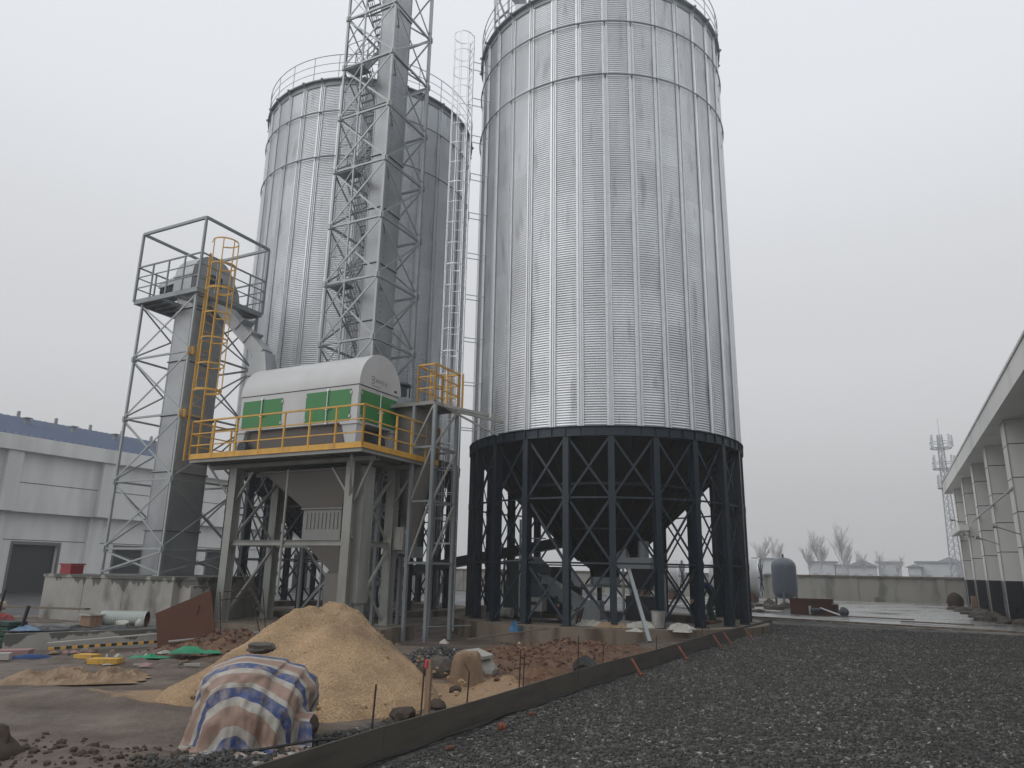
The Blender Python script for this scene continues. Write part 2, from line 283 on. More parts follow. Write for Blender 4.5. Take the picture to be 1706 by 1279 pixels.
# ------------------------------------------------------------------ mesh builder (site coordinates)
class MB:
    def __init__(s): s.v = []; s.f = []; s.smooth = False
    def add(s, vs, fs):
        o = len(s.v); s.v += [tuple(v) for v in vs]; s.f += [tuple(i + o for i in f) for f in fs]; return s
    def box(s, x0, x1, y0, y1, z0, z1):
        vs = [(x, y, z) for z in (z0, z1) for y in (y0, y1) for x in (x0, x1)]
        return s.add(vs, [(0, 2, 3, 1), (4, 5, 7, 6), (0, 1, 5, 4), (1, 3, 7, 5), (3, 2, 6, 7), (2, 0, 4, 6)])
    def hexa(s, b, t):     # bottom 4 pts, top 4 pts (ccw)
        return s.add(list(b) + list(t), [(3, 2, 1, 0), (4, 5, 6, 7), (0, 1, 5, 4), (1, 2, 6, 5), (2, 3, 7, 6), (3, 0, 4, 7)])
    def bar(s, p, q, w=.06, h=None, up=(0, 0, 1), twist=0.):
        h = w if h is None else h; p = Vector(p); q = Vector(q); d = (q - p).normalized(); u = Vector(up)
        if abs(d.dot(u)) > .97: u = Vector((0, 1, 0))
        a = d.cross(u).normalized(); b = a.cross(d).normalized()
        if twist: a, b = a * math.cos(twist) + b * math.sin(twist), -a * math.sin(twist) + b * math.cos(twist)
        c = [a * (i * w / 2) + b * (j * h / 2) for i, j in ((-1, -1), (1, -1), (1, 1), (-1, 1))]
        return s.hexa([p + x for x in c], [q + x for x in c])
    def angle(s, p, q, w=.06, t=.008, up=(0, 0, 1)):   # L-section
        p = Vector(p); q = Vector(q); d = (q - p).normalized(); u = Vector(up)
        if abs(d.dot(u)) > .97: u = Vector((0, 1, 0))
        a = d.cross(u).normalized(); b = a.cross(d).normalized()
        for c1, c2 in (((0, 0), (w, t)), ((0, 0), (t, w))):
            cs = [a * i + b * j for i, j in ((c1[0], c1[1]), (c2[0], c1[1]), (c2[0], c2[1]), (c1[0], c2[1]))]
            s.hexa([p + x for x in cs], [q + x for x in cs])
        return s
    def tube(s, p, q, r=.03, n=8, r2=None, cap=True):
        p = Vector(p); q = Vector(q); d = (q - p).normalized(); u = Vector((0, 0, 1)) if abs(d.z) < .97 else Vector((0, 1, 0))
        a = d.cross(u).normalized(); b = a.cross(d); r2 = r if r2 is None else r2
        vs = [c + (a * math.cos(t) + b * math.sin(t)) * rr for c, rr in ((p, r), (q, r2)) for t in [2 * math.pi * i / n for i in range(n)]]
        fs = [(i, (i + 1) % n, n + (i + 1) % n, n + i) for i in range(n)]
        if cap: fs += [tuple(range(n))[::-1], tuple(range(n, 2 * n))]
        return s.add(vs, fs)
    def path(s, pts, r=.02, n=6, closed=False):
        pts = [Vector(p) for p in pts]; m_ = len(pts); vs = []
        for i, p in enumerate(pts):
            a_ = pts[(i - 1) % m_] if (closed or i) else p; b_ = pts[(i + 1) % m_] if (closed or i < m_ - 1) else p
            d = (b_ - a_).normalized(); u = Vector((0, 0, 1)) if abs(d.z) < .9 else Vector((0, 1, 0))
            a = d.cross(u).normalized(); b = a.cross(d); vs += [p + (a * math.cos(t) + b * math.sin(t)) * r for t in [2 * math.pi * k / n for k in range(n)]]
        fs = []
        for i in range(m_ if closed else m_ - 1):
            j = (i + 1) % m_; fs += [(i * n + k, i * n + (k + 1) % n, j * n + (k + 1) % n, j * n + k) for k in range(n)]
        if not closed: fs += [tuple(range(n))[::-1], tuple(range((m_ - 1) * n, m_ * n))]
        return s.add(vs, fs)
    def lathe(s, prof, c=(0, 0), n=32, a0=0, a1=2 * math.pi, cap=False):
        full = abs(a1 - a0 - 2 * math.pi) < 1e-6; m_ = n if full else n + 1
        vs = [(c[0] + r * math.cos(a0 + (a1 - a0) * k / n), c[1] + r * math.sin(a0 + (a1 - a0) * k / n), z) for r, z in prof for k in range(m_)]
        fs = []
        for i in range(len(prof) - 1):
            for k in range(n):
                k2 = (k + 1) % m_; fs.append((i * m_ + k, i * m_ + k2, (i + 1) * m_ + k2, (i + 1) * m_ + k))
        if cap: fs += [tuple(range(m_))[::-1], tuple(range((len(prof) - 1) * m_, len(prof) * m_))]
        return s.add(vs, fs)
    def prism(s, pts, axis, a, b):   # polygon pts (2D) extruded along axis 0/1/2
        def mk(p, t):
            l = list(p); l.insert(axis, t); return tuple(l)
        n = len(pts); vs = [mk(p, a) for p in pts] + [mk(p, b) for p in pts]
        return s.add(vs, [tuple(range(n))[::-1], tuple(range(n, 2 * n))] + [(i, (i + 1) % n, n + (i + 1) % n, n + i) for i in range(n)])
    def blob(s, c, r, seed=0, rough=.25, sub=2, flat=1.0):
        bm = bmesh.new(); bmesh.ops.create_icosphere(bm, subdivisions=sub, radius=1)
        off = Vector((seed * 7.3, seed * 3.1, seed * 1.7)); r = (r, r, r) if isinstance(r, (int, float)) else r
        vs = []
        for v in bm.verts:
            k = 1 + rough * (mnoise.noise(v.co * 1.3 + off) * 1.2 + .5 * mnoise.noise(v.co * 3.5 + off))
            vs.append((c[0] + v.co.x * r[0] * k, c[1] + v.co.y * r[1] * k, c[2] + v.co.z * r[2] * k * flat))
        fs = [tuple(v.index for v in f.verts) for f in bm.faces]; bm.free(); return s.add(vs, fs)
    def build(s, name, material, parent=None, smooth=None, fix=True):
        """verts are site coords when parent is a site thing (minus its origin)"""
        me = bpy.data.meshes.new(name)
        if s.world:
            vs = [tuple(S(*v)) for v in s.v]
        elif parent is not None and '_o' in ORG.get(parent.name, {}):
            ox, oy, oz = ORG[parent.name]['_o']; vs = [(a - ox, b - oy, c - oz) for a, b, c in s.v]
        else: vs = s.v
        me.from_pydata(vs, [], s.f); me.update()
        if fix:
            bm = bmesh.new(); bm.from_mesh(me); bmesh.ops.recalc_face_normals(bm, faces=bm.faces); bm.to_mesh(me); bm.free()
        me.materials.append(material)
        if smooth if smooth is not None else s.smooth:
            me.polygons.foreach_set('use_smooth', [True] * len(me.polygons))
            me.set_sharp_from_angle(angle=R(40)) if hasattr(me, 'set_sharp_from_angle') else None
        ob = bpy.data.objects.new(name, me); COL.objects.link(ob)
        if parent is not None:
            ob.parent = parent; ORG[ob.name] = ORG.get(parent.name, {})
        return ob
    world = False
ORG = {}
def tag(o, label=None, cat=None, group=None, kind=None):
    if label: o['label'] = label
    if cat: o['category'] = cat
    if group: o['group'] = group
    if kind: o['kind'] = kind
    return o
def thing(name, x, y, z, label, cat, group=None):
    o = bpy.data.objects.new(name, None); COL.objects.link(o); o.location = S(x, y, z); o.rotation_euler = (0, 0, -A27)
    o.empty_display_size = .3; ORG[o.name] = {'_o': (x, y, z)}
    return tag(o, label, cat, group)
def solo(mb, name, material, x, y, z, label, cat, group=None, smooth=None, kind=None):
    """a one-mesh thing: mesh verts in site coords, origin at x,y,z"""
    mb.v = [(a - x, b - y, c - z) for a, b, c in mb.v]
    o = mb.build(name, material, None, smooth); o.location = S(x, y, z); o.rotation_euler = (0, 0, -A27)
    return tag(o, label, cat, group, kind)
def copy_tree(o, parent=None):
    c = o.copy(); COL.objects.link(c)
    if parent is not None: c.parent = parent
    for ch in list(o.children): copy_tree(ch, c)
    return c
def arc(c, r, a0, a1, n, z): return [(c[0] + r * math.cos(a0 + (a1 - a0) * i / n), c[1] + r * math.sin(a0 + (a1 - a0) * i / n), z) for i in range(n + 1)]
rnd = random.Random(7)

# ================================================================== SETTING
def vnoise(x, y, seed=0):
    """vectorised value noise"""
    xi = np.floor(x).astype(np.int64); yi = np.floor(y).astype(np.int64); fx = x - xi; fy = y - yi
    fx = fx * fx * (3 - 2 * fx); fy = fy * fy * (3 - 2 * fy)
    def h(a, b):
        n = (a * 374761393 + b * 668265263 + seed * 974634777) & 0xffffffff
        n = ((n ^ (n >> 13)) * 1274126177) & 0xffffffff
        return ((n ^ (n >> 16)) & 0xffff) / 65535.0
    return (h(xi, yi) * (1 - fx) + h(xi + 1, yi) * fx) * (1 - fy) + (h(xi, yi + 1) * (1 - fx) + h(xi + 1, yi + 1) * fx) * fy
def fbm(x, y, s=1., o=4, seed=0):
    t = 0; a = .5
    for i in range(o): t = t + a * (vnoise(x * s, y * s, seed + i) - .5); s *= 2.03; a *= .5
    return t
def sstep(a, b, x): t = np.clip((x - a) / (b - a), 0, 1); return t * t * (3 - 2 * t)
def bump2(x, y, cx, cy, rx, ry): return np.exp(-(((x - cx) / rx) ** 2 + ((y - cy) / ry) ** 2))
def terrain(x, y):
    z = .02 * fbm(x, y, .6, 4, 3) * 2
    # pit between plinths
    pit = sstep(-15.5, -14, x) * (1 - sstep(-6.6, -5.2, x)) * sstep(13.4, 15, y) * (1 - sstep(19, 21, y))
    z = z - .26 * pit
    red = np.clip(bump2(x, y, -5.9, 13.2, 2.5, 3.0) * 1.4 + bump2(x, y, -11.3, 10.4, 1.5, 1.2) * 1.1 + bump2(x, y, -4.9, 10.6, .9, 1.2), 0, 1)
    z = z + .26 * bump2(x, y, -5.6, 14.0, 1.5, 1.4) + .16 * bump2(x, y, -5.2, 11.2, 1.0, 1.2) + .34 * bump2(x, y, -11.2, 10.5, 1.1, .8)
    z = z + red * (.28 * fbm(x, y, 2.2, 5, 11) + .16 * fbm(x, y, 10, 4, 5))
    # raised wet lumps along the very front left
    fr = bump2(x, y, -5.6, 4.2, 1.1, .6) + bump2(x, y, -8.6, 6.1, 1.4, .35)
    z = z + fr * (.10 + .16 * fbm(x, y, 3, 5, 21))
    z = z + .035 * fbm(x, y, 4, 4, 8)
    deb = bump2(x, y, -11, 8.6, 2.2, .7)
    z = z + deb * .12 * fbm(x, y, 5, 4, 31) + deb * .03
    edge = sstep(-4.6, -4.1, x); z = z * (1 - edge) + .02 * edge
    sandt = np.clip(bump2(x, y, -5.1, 9.1, .85, .9) * 1.3 + bump2(x, y, -6.6, 7.9, 1.4, 1.4) * .7 + bump2(x, y, -8.3, 6.6, .9, .7) * .8, 0, 1)
    grv = np.clip(bump2(x, y, -4.4, 7.0, .7, 2.3) * 1.3 + bump2(x, y, -4.9, 5.2, .9, .8) + bump2(x, y, -7.0, 11.3, .9, .9) * 1.2, 0, 1)
    return z, red, sandt, grv
def grid_obj(name, x0, x1, y0, y1, d, fn, material):
    nx = int((x1 - x0) / d) + 1; ny = int((y1 - y0) / d) + 1
    X, Y = np.meshgrid(np.linspace(x0, x1, nx), np.linspace(y0, y1, ny)); Z, *cols = fn(X, Y)
    P = np.stack([X * CA + Y * SA, -X * SA + Y * CA, Z], -1).reshape(-1, 3)
    idx = np.arange(nx * ny).reshape(ny, nx); q = np.stack([idx[:-1, :-1], idx[:-1, 1:], idx[1:, 1:], idx[1:, :-1]], -1).reshape(-1, 4)
    me = bpy.data.meshes.new(name); me.vertices.add(len(P)); me.vertices.foreach_set('co', P.ravel().astype(np.float32))
    me.loops.add(q.size); me.loops.foreach_set('vertex_index', q.ravel().astype(np.int32))
    me.polygons.add(len(q)); me.polygons.foreach_set('loop_start', np.arange(0, q.size, 4, dtype=np.int32)); me.polygons.foreach_set('use_smooth', np.ones(len(q), dtype=bool))
    me.update(); me.validate()
    if cols:
        a = me.attributes.new('soil', 'FLOAT_COLOR', 'POINT'); c = np.ones((len(P), 4), np.float32)
        for i in range(3): c[:, i] = cols[i].ravel()
        a.data.foreach_set('color', c.ravel())
    me.materials.append(material); o = bpy.data.objects.new(name, me); COL.objects.link(o); return o

g = MB(); g.world = True
g.box(-320, 320, -60, 420, -.9, -.42); tag(g.build('ground', M['asphalt_wet']), kind='structure')
tag(grid_obj('yard_soil', -24, -4.03, 1.5, 24, .065, terrain, M['soil']), kind='structure')
def flat_noise(a, b): return lambda x, y: (a + b * fbm(x, y, 1.2, 4, 2),)
tag(grid_obj('gravel_road', -4.05, 9.5, 1.2, 29, .25, lambda x, y: (.0 + .05 * fbm(x, y, .7, 5, 2),), M['gravel']), kind='structure')
g = MB(); g.world = True; g.hexa([(-4.9, 29.6, -.4), (12, 24.2, -.4), (12, 70, -.4), (-30, 70, -.4)], [(-4.9, 29.6, .045), (12, 24.2, .045), (12, 70, .045), (-30, 70, .045)])
tag(g.build('concrete_yard', M['yard']), kind='structure')
g = MB(); g.world = True; g.hexa([(-70, -10, -.4), (-23.5, -10, -.4), (-23.5, 120, -.4), (-70, 120, -.4)], [(-70, -10, -.06), (-23.5, -10, -.06), (-23.5, 120, -.06), (-70, 120, -.06)])
g.hexa([(-23.5, 23.5, -.4), (-3.5, 23.5, -.4), (-4.9, 29.6, -.4), (-23.5, 80, -.4)], [(-23.5, 23.5, -.03), (-3.5, 23.5, -.03), (-4.9, 29.6, -.03), (-23.5, 80, -.03)])
g.hexa([(-40, 80, -.4), (-10, 65, -.4), (10, 130, -.4), (-40, 130, -.4)], [(-40, 80, -.1), (-10, 65, -.1), (10, 130, -.1), (-40, 130, -.1)])
tag(g.build('pavement', M['asphalt_wet']), kind='structure')

# ---- loose stones (numpy built)
def stones(name, pts, smin, smax, seed, label):
    r = np.random.default_rng(seed); n = len(pts)
    base = np.array([(-1, -1, -1), (1, -1, -1), (1, 1, -1), (-1, 1, -1), (-1, -1, 1), (1, -1, 1), (1, 1, 1), (-1, 1, 1)], float) * .5
    faces = np.array([(3, 2, 1, 0), (4, 5, 6, 7), (0, 1, 5, 4), (1, 2, 6, 5), (2, 3, 7, 6), (3, 0, 4, 7)])
    V = base[None] * r.uniform(.6, 1.25, (n, 8, 1)) + r.normal(0, .09, (n, 8, 3))
    V *= (smin + (smax - smin) * r.random((n, 1, 1)) ** 2.2) * r.uniform(.7, 1.2, (n, 1, 3))
    a, b = r.uniform(0, 6.28, (2, n)); b = b * .2
    ca, sa, cb, sb_ = np.cos(a), np.sin(a), np.cos(b), np.sin(b)
    x, y, z = V[..., 0], V[..., 1], V[..., 2]; y, z = y * cb[:, None] - z * sb_[:, None], y * sb_[:, None] + z * cb[:, None]
    x, y = x * ca[:, None] - y * sa[:, None], x * sa[:, None] + y * ca[:, None]
    P = np.stack([x, y, z], -1) + pts[:, None, :]; P = P.reshape(-1, 3)
    Q = (faces[None] + (np.arange(n) * 8)[:, None, None]).reshape(-1, 4)
    me = bpy.data.meshes.new(name); me.vertices.add(len(P)); me.vertices.foreach_set('co', P.ravel().astype(np.float32))
    me.loops.add(Q.size); me.loops.foreach_set('vertex_index', Q.ravel().astype(np.int32)); me.polygons.add(len(Q)); me.polygons.foreach_set('loop_start', np.arange(0, Q.size, 4, dtype=np.int32)); me.update()
    at = me.attributes.new('tint', 'FLOAT', 'POINT'); k_ = 1 + 2.2 * np.clip(.5 + 1.6 * fbm(pts[:, 0], pts[:, 1], .45, 4, 77), 0, 1); at.data.foreach_set('value', np.repeat(r.random(n) ** k_, 8).astype(np.float32))
    me.materials.append(M['stones']); o = bpy.data.objects.new(name, me); COL.objects.link(o); tag(o, label, 'gravel', kind='stuff'); return o
def to_world(x, y, z): return np.stack([x * CA + y * SA, -x * SA + y * CA, z], -1)
rg = np.random.default_rng(3)
n = 170000
yy = 2.8 + 24 * rg.random(n) ** 1.75; xx = -3.9 + (8.4 + .3 * yy) * rg.random(n)
keep = xx < -3.9 + 3.2 + yy * .62; xx, yy = xx[keep], yy[keep]
zz = .05 * fbm(xx, yy, .7, 5, 2) + .004
stones('loose_gravel', to_world(xx, yy, zz), .008, .034, 5, 'loose dark crushed stone lying over the gravel road surface')
n = 6500
xx = -5.6 + 1.5 * rg.random(n) ** .7; yy = 4.2 + 5.4 * rg.random(n); k = (xx > -5.4 + (yy - 4.6) * .22); xx, yy = xx[k], yy[k]
zz = terrain(xx, yy)[0] + .01
stones('loose_gravel', to_world(xx, yy, zz), .015, .05, 6, 'loose dark crushed stone in the strip between formwork board and sand pile')

# ---- air
hz = MB(); hz.world = True; hz.box(-230, 230, -40, 330, -2, 34)
hz_m = bpy.data.materials.new('haze'); hz_m.use_nodes = True; t = hz_m.node_tree; t.nodes.remove(t.nodes['Principled BSDF'])
pv = t.nodes.new('ShaderNodeVolumePrincipled'); pv.inputs['Color'].default_value = (.93, .94, .96, 1); pv.inputs['Density'].default_value = .0022; pv.inputs['Anisotropy'].default_value = .2
t.links.new(pv.outputs[0], t.nodes['Material Output'].inputs['Volume'])
tag(hz.build('haze', hz_m), kind='stuff')

# ================================================================== SILOS
RS = 4.38; ZR = 5.34; ZT = 20.08          # local: base at z 0 (world .2)
NST, NLG = 33, 22; PH0 = R(-94.5)
silo = bpy.data.objects.new('grain_silo', None); COL.objects.link(silo)
# corrugated wall
nrow = int((ZT - ZR) / .074 * 7); ncol = 132
z_ = np.linspace(ZR, ZT, nrow); r_w = RS + .0135 * np.cos(2 * np.pi * (z_ - ZR) / .074)
th = np.linspace(0, 2 * np.pi, ncol, endpoint=False)
P = np.stack([r_w[:, None] * np.cos(th), r_w[:, None] * np.sin(th), np.repeat(z_[:, None], ncol, 1)], -1).reshape(-1, 3)
idx = np.arange(nrow * ncol).reshape(nrow, ncol); ir = np.roll(idx, -1, 1)
Qd = np.stack([idx[:-1], ir[:-1], ir[1:], idx[1:]], -1).reshape(-1, 4)
me = bpy.data.meshes.new('wall'); me.vertices.add(len(P)); me.vertices.foreach_set('co', P.ravel().astype(np.float32)); me.loops.add(Qd.size)
me.loops.foreach_set('vertex_index', Qd.ravel().astype(np.int32)); me.polygons.add(len(Qd)); me.polygons.foreach_set('loop_start', np.arange(0, Qd.size, 4, dtype=np.int32))
me.polygons.foreach_set('use_smooth', np.ones(len(Qd), dtype=bool)); me.update(); me.materials.append(M['silo'])
ow = bpy.data.objects.new('wall', me); COL.objects.link(ow); ow.parent = silo
# stiffener, local x outward
b = MB()
for z0, z1 in ((ZR + .02, ZR + 3.6), (ZR + 3.605, ZR + 7.2), (ZR + 7.205, ZR + 10.8), (ZR + 10.805, ZT - .02)):
    x = RS + .022
    b.prism([(x, -.098), (x + .012, -.098), (x + .014, -.055), (x + .055, -.043), (x + .055, -.028), (x + .012, -.016), (x + .012, .016), (x + .055, .028), (x + .055, .043), (x + .014, .055), (x + .012, .098), (x, .098)], 2, z0, z1)
for k in range(36):
    zz_ = ZR + .2 + k * .4
    b.box(RS + .034, RS + .044, -.076, -.062, zz_, zz_ + .03); b.box(RS + .034, RS + .044, .062, .076, zz_, zz_ + .03)
st = b.build('stiffener', M['galv_light'], silo); st.rotation_euler = (0, 0, PH0)
for k in range(1, NST): c = st.copy(); COL.objects.link(c); c.rotation_euler = (0, 0, PH0 + 2 * math.pi * k / NST)
for k, zz_ in enumerate((18.66, 16.68)):
    b = MB(); b.path(arc((0, 0), RS + .10, 0, 2 * math.pi, 131, zz_)[:-1] + [], .024, 6, closed=True)
    for j in range(NST):
        a = PH0 + 2 * math.pi * j / NST; x, y = math.cos(a), math.sin(a)
        b.bar(((RS + .05) * x, (RS + .05) * y, zz_ - .09), ((RS + .11) * x, (RS + .11) * y, zz_ + .01), .045, .05)
    b.build('wind_ring', M['galv_dull'], silo)
b = MB(); b.lathe([(RS + .02, ZT - .22), (RS + .05, ZT - .20), (RS + .05, ZT), (RS + .16, ZT + .01), (RS + .16, ZT + .06), (RS - .1, ZT + .10)], n=132)
for j in range(NST):
    a = PH0 + 2 * math.pi * (j) / NST; x, y = math.cos(a), math.sin(a)
    b.bar(((RS + .05) * x, (RS + .05) * y, ZT - .10), ((RS + .20) * x, (RS + .20) * y, ZT + .07), .06, .08)
b.build('eave_ring', M['galv_dull'], silo, smooth=True)
b = MB(); b.lathe([(RS + .1, ZT + .06), (.5, ZT + 2.25), (.5, ZT + 2.5), (0.01, ZT + 2.6)], n=66)
for j in range(NST):
    a = PH0 + 2 * math.pi * (j + .5) / NST; x, y = math.cos(a), math.sin(a)
    b.bar((RS * x, RS * y, ZT + .11), (.6 * x, .6 * y, ZT + 2.24), .05, .08)
b.build('roof', M['galv'], silo)
b = MB(); RR = RS + .12
for h in (.38, .74, 1.12): b.path(arc((0, 0), RR, 0, 2 * math.pi, 88, ZT + h)[:-1], .017 if h > 1 else .012, 6, closed=True)
for j in range(26):
    a = 2 * math.pi * j / 26; x, y = RR * math.cos(a), RR * math.sin(a); b.tube((x, y, ZT + .02), (x, y, ZT + 1.12), .016, 6)
b.build('railing', M['galv'], silo)
b = MB(); b.lathe([(RS - .12, ZR - .27), (RS + .12, ZR - .27), (RS + .12, ZR - .255), (RS + .07, ZR - .25), (RS + .07, ZR - .015), (RS + .13, ZR - .01), (RS + .13, ZR + .012), (RS - .1, ZR + .012)], n=132)
for j in range(66):
    a = PH0 + 2 * math.pi * j / 66; x, y = math.cos(a), math.sin(a)
    b.bar(((RS + .07) * x, (RS + .07) * y, ZR - .13), ((RS + .12) * x, (RS + .12) * y, ZR - .13), .012, .235)
b.build('ring_beam', M['navy'], silo, smooth=True)
b = MB(); x = RS + .0
b.box(x - .15, x + .075, -.006, .006, 0, ZR - .27); b.box(x + .075, x + .089, -.085, .085, 0, ZR - .272); b.box(x - .165, x - .151, -.085, .085, 0, ZR - .272)
b.box(x - .17, x + .16, -.15, .15, 0, .02)
for zz_ in (1.62, 3.38): b.box(x - .095, x + .098, -.10, .10, zz_ - .09, zz_ + .09)
leg = b.build('leg', M['navy'], silo); leg.rotation_euler = (0, 0, PH0)
for k in range(1, NLG): c = leg.copy(); COL.objects.link(c); c.rotation_euler = (0, 0, PH0 + 2 * math.pi * k / NLG)
DA = 2 * math.pi / NLG
def P3(a, z, r=RS): return (r * math.cos(a), r * math.sin(a), z)
for lv, (z0, z1) in enumerate(((.08, 1.58), (1.68, 3.33), (3.43, ZR - .3))):
    b = MB(); a0, a1 = DA * .045, DA * .955
    b.bar(P3(a0, z0), P3(a1, z1), .012, .065); b.bar(P3(a0, z1, RS - .03), P3(a1, z0, RS - .03), .012, .065)
    xb = b.build('cross_brace', M['navy'], silo); xb.rotation_euler = (0, 0, PH0)
    for k in range(1, NLG): c = xb.copy(); COL.objects.link(c); c.rotation_euler = (0, 0, PH0 + DA * k)
for z0 in (1.63, 3.38):
    b = MB()
    for k in range(NLG): b.bar(P3(PH0 + DA * (k + .045), z0), P3(PH0 + DA * (k + .955), z0), .05, .05)
    b.build('brace_ring', M['navy'], silo)
b = MB(); HC0 = ZR - .27
b.lathe([(RS - .06, HC0), (.80, 1.72), (.50, 1.50), (.45, 1.25)], n=66)
for k in range(44):
    a = PH0 + 2 * math.pi * k / 44; b.bar(P3(a, HC0 - .02, RS - .05), P3(a, 1.76, .85), .012, .07)
for zz_, rr in ((3.9, 3.1), (2.7, 1.74)): b.lathe([(rr + .02, zz_ - .04), (rr + .1, zz_ - .04), (rr + .1, zz_ + .04), (rr + .02, zz_ + .04)], n=66)
b.build('hopper', M['hopper'], silo)
b = MB(); b.box(-.42, .42, -.42, .42, 1.02, 1.25); b.box(-.75, .75, -.30, .30, .93, 1.019); b.tube((.75, 0, .97), (1.05, 0, .97), .09, 10)
b.build('slide_gate', M['galv_dull'], silo)
b = MB(); b.lathe([(4.95, -.52), (4.95, 0), (3.6, 0), (3.6, -.52)], n=88)
b.build('footing', M['dirty_concrete'], silo)
AX, AY = -8.24, 23.04; BX, BY = -19.12, 23.12
silo.location = S(AX, AY, .2)
tag(silo, 'nearer corrugated steel grain silo on dark steel legs, right of the tall ladder', 'silo', 'corrugated grain silos on steel legs')
s2 = copy_tree(silo); s2.location = S(BX, BY, .2)
s2['label'] = 'farther corrugated steel grain silo standing behind the elevator tower and grain cleaner'

# ================================================================== caged ladder helper
def ladder(parent_or_none, cx, cy, z0, z1, face, w=.45, cage_z=None, r=.36, mrail=None, step=.3, hoop=.75, verts=5, rr=.018, rc=.01, strap=None):
    """face: unit (dx,dy) pointing outward to the climber's side"""
    dx, dy = face; tx, ty = -dy, dx; out = {}
    b = MB()
    for s in (-1, 1): b.bar((cx + tx * s * w / 2, cy + ty * s * w / 2, z0), (cx + tx * s * w / 2, cy + ty * s * w / 2, z1), rr * 2, rr * 3)
    out['rail'] = b
    z = z0 + .2; out['rung'] = []
    while z < z1 - .05: b = MB(); b.tube((cx - tx * w / 2, cy - ty * w / 2, z), (cx + tx * w / 2, cy + ty * w / 2, z), rr * .65, 6); z += step; out['rung'].append(b)
    b = MB(); cz0, cz1 = cage_z; k = int(round((cz1 - cz0) / hoop)); c0 = (cx + dx * r * .95, cy + dy * r * .95)
    def ring(t):    # from one rail round to the other
        a = R(-140) + R(280) * t; return (c0[0] + r * (dx * math.cos(a) + tx * math.sin(a)), c0[1] + r * (dy * math.cos(a) + ty * math.sin(a)))
    for i in range(k + 1):
        z = cz0 + (cz1 - cz0) * i / k
        pts = [(cx - tx * w / 2, cy - ty * w / 2, z)] + [(*ring(t / 14), z) for t in range(15)] + [(cx + tx * w / 2, cy + ty * w / 2, z)]
        for a, b_ in zip(pts, pts[1:]): b.bar(a, b_, rc, (strap or rc * 5) * (1.6 if (i % 4 == 0 and strap) else 1))
    for i in range(verts):
        x, y = ring((i + .5) / verts * .9 + .05); b.bar((x, y, cz0), (x, y, cz1), rc * 2, rc * 2)
    out['cage'] = b
    return out
def railing(b, pts, h=1.07, post=1.0, r=.02, mids=(.35, .70), closed=False, square=True):
    segs = list(zip(pts, pts[1:]))
    for p, q in segs:
        p = Vector(p); q = Vector(q); n_ = max(1, round((q - p).length / post))
        for hh in (*mids, h):
            rr = r if hh == h else r * .7
            b.bar(p + Vector((0, 0, hh)), q + Vector((0, 0, hh)), rr * 2, rr * 2)
        for i in range(n_ + 1):
            c = p.lerp(q, i / n_); b.bar(c, c + Vector((0, 0, h)), r * 2, r * 2)
def gusset(b, x, y, z, s=.13, t=.02):
    b.box(x - s, x + s, y - t, y + t, z - s, z + s); b.box(x - t, x + t, y - s, y + s, z - s, z + s)

# ================================================================== lattice tower
def lattice(root, x0, x1, y0, y1, levels, mt, lw=.10, bw=.06, boxed=True):
    for (x, y) in ((x0, y0), (x1, y0), (x1, y1), (x0, y1)):
        b = MB(); b.bar((x, y, levels[0]), (x, y, levels[-1]), lw, lw)
        for z in levels[1:-1]: gusset(b, x, y, z, lw * 1.15, lw * .55)
        b.box(x - .12, x + .12, y - .12, y + .12, levels[0], levels[0] + .02)
        b.build('leg', mt, root)
    faces = [((x0, y0), (x1, y0), (0, -1)), ((x1, y0), (x1, y1), (1, 0)), ((x1, y1), (x0, y1), (0, 1)), ((x0, y1), (x0, y0), (-1, 0))]
    for k, (z0, z1) in enumerate(zip(levels, levels[1:])):
        for p, q, nrm in faces:
            b = MB(); o1 = .012; n3 = Vector((*nrm, 0)) * .03
            b.bar(Vector((*p, z0 + .08)) + n3, Vector((*q, z1 - .08)) + n3, bw * .45, bw)
            b.bar(Vector((*p, z1 - .08)) - n3 * .3, Vector((*q, z0 + .08)) - n3 * .3, bw * .45, bw)
            b.build('cross_brace', mt, root)
    for z in levels[1:-1]:
        b = MB()
        for p, q, nrm in faces: b.bar((*p, z), (*q, z), bw * 1.1, bw * 1.1)
        b.build('horizontal_strut', mt, root)

# ---------- small elevator tower (left)
TX0, TX1, TY0, TY1 = -21.2, -18.66, 14.62, 17.15
tw = thing('steel_tower', TX1, TY0, 1.27, 'short galvanised lattice tower with open top frame, yellow caged ladder up its side', 'tower')
lattice(tw, TX0, TX1, TY0, TY1, [1.27, 2.03, 4.05, 6.03, 8.0, 9.9], M['galv_mid'], .07, .05)
PX0, PX1, PY0, PY1 = -21.5, -18.5, 14.5, 17.2
b = MB()
for a in ((PX0, PX1, PY0, PY0 + .09), (PX0, PX1, PY1 - .09, PY1)): b.box(a[0], a[1], a[2], a[3], 9.9, 10.06)
for a in ((PX0, PX0 + .09, PY0 + .09, PY1 - .09), (PX1 - .09, PX1, PY0 + .09, PY1 - .09)): b.box(a[0], a[1], a[2], a[3], 9.903, 10.057)
for i in range(7): y = PY0 + .35 + i * .33; b.box(PX0 + .09, -20.35, y, y + .06, 9.92, 10.0)
for i in range(3): x = -20.35 + i * .75; b.box(x, x + .07, PY0 + .09, PY1 - .09, 9.91, 10.02)
b.box(PX0 + .1, -20.5, PY0 + .1, PY1 - .1, 10.02, 10.035); b.box(-19.3, PX1 - .1, PY1 - .7, PY1 - .1, 10.02, 10.035)
b.build('platform', M['galv_dull'], tw)
b = MB(); railing(b, [(PX0, PY0, 10.06), (PX1, PY0, 10.06), (PX1, PY1, 10.06), (PX0, PY1, 10.06), (PX0, PY0, 10.06)], 1.15, .75, .022, (.4, .78)); b.build('railing', M['galv_dull'], tw)
b = MB()
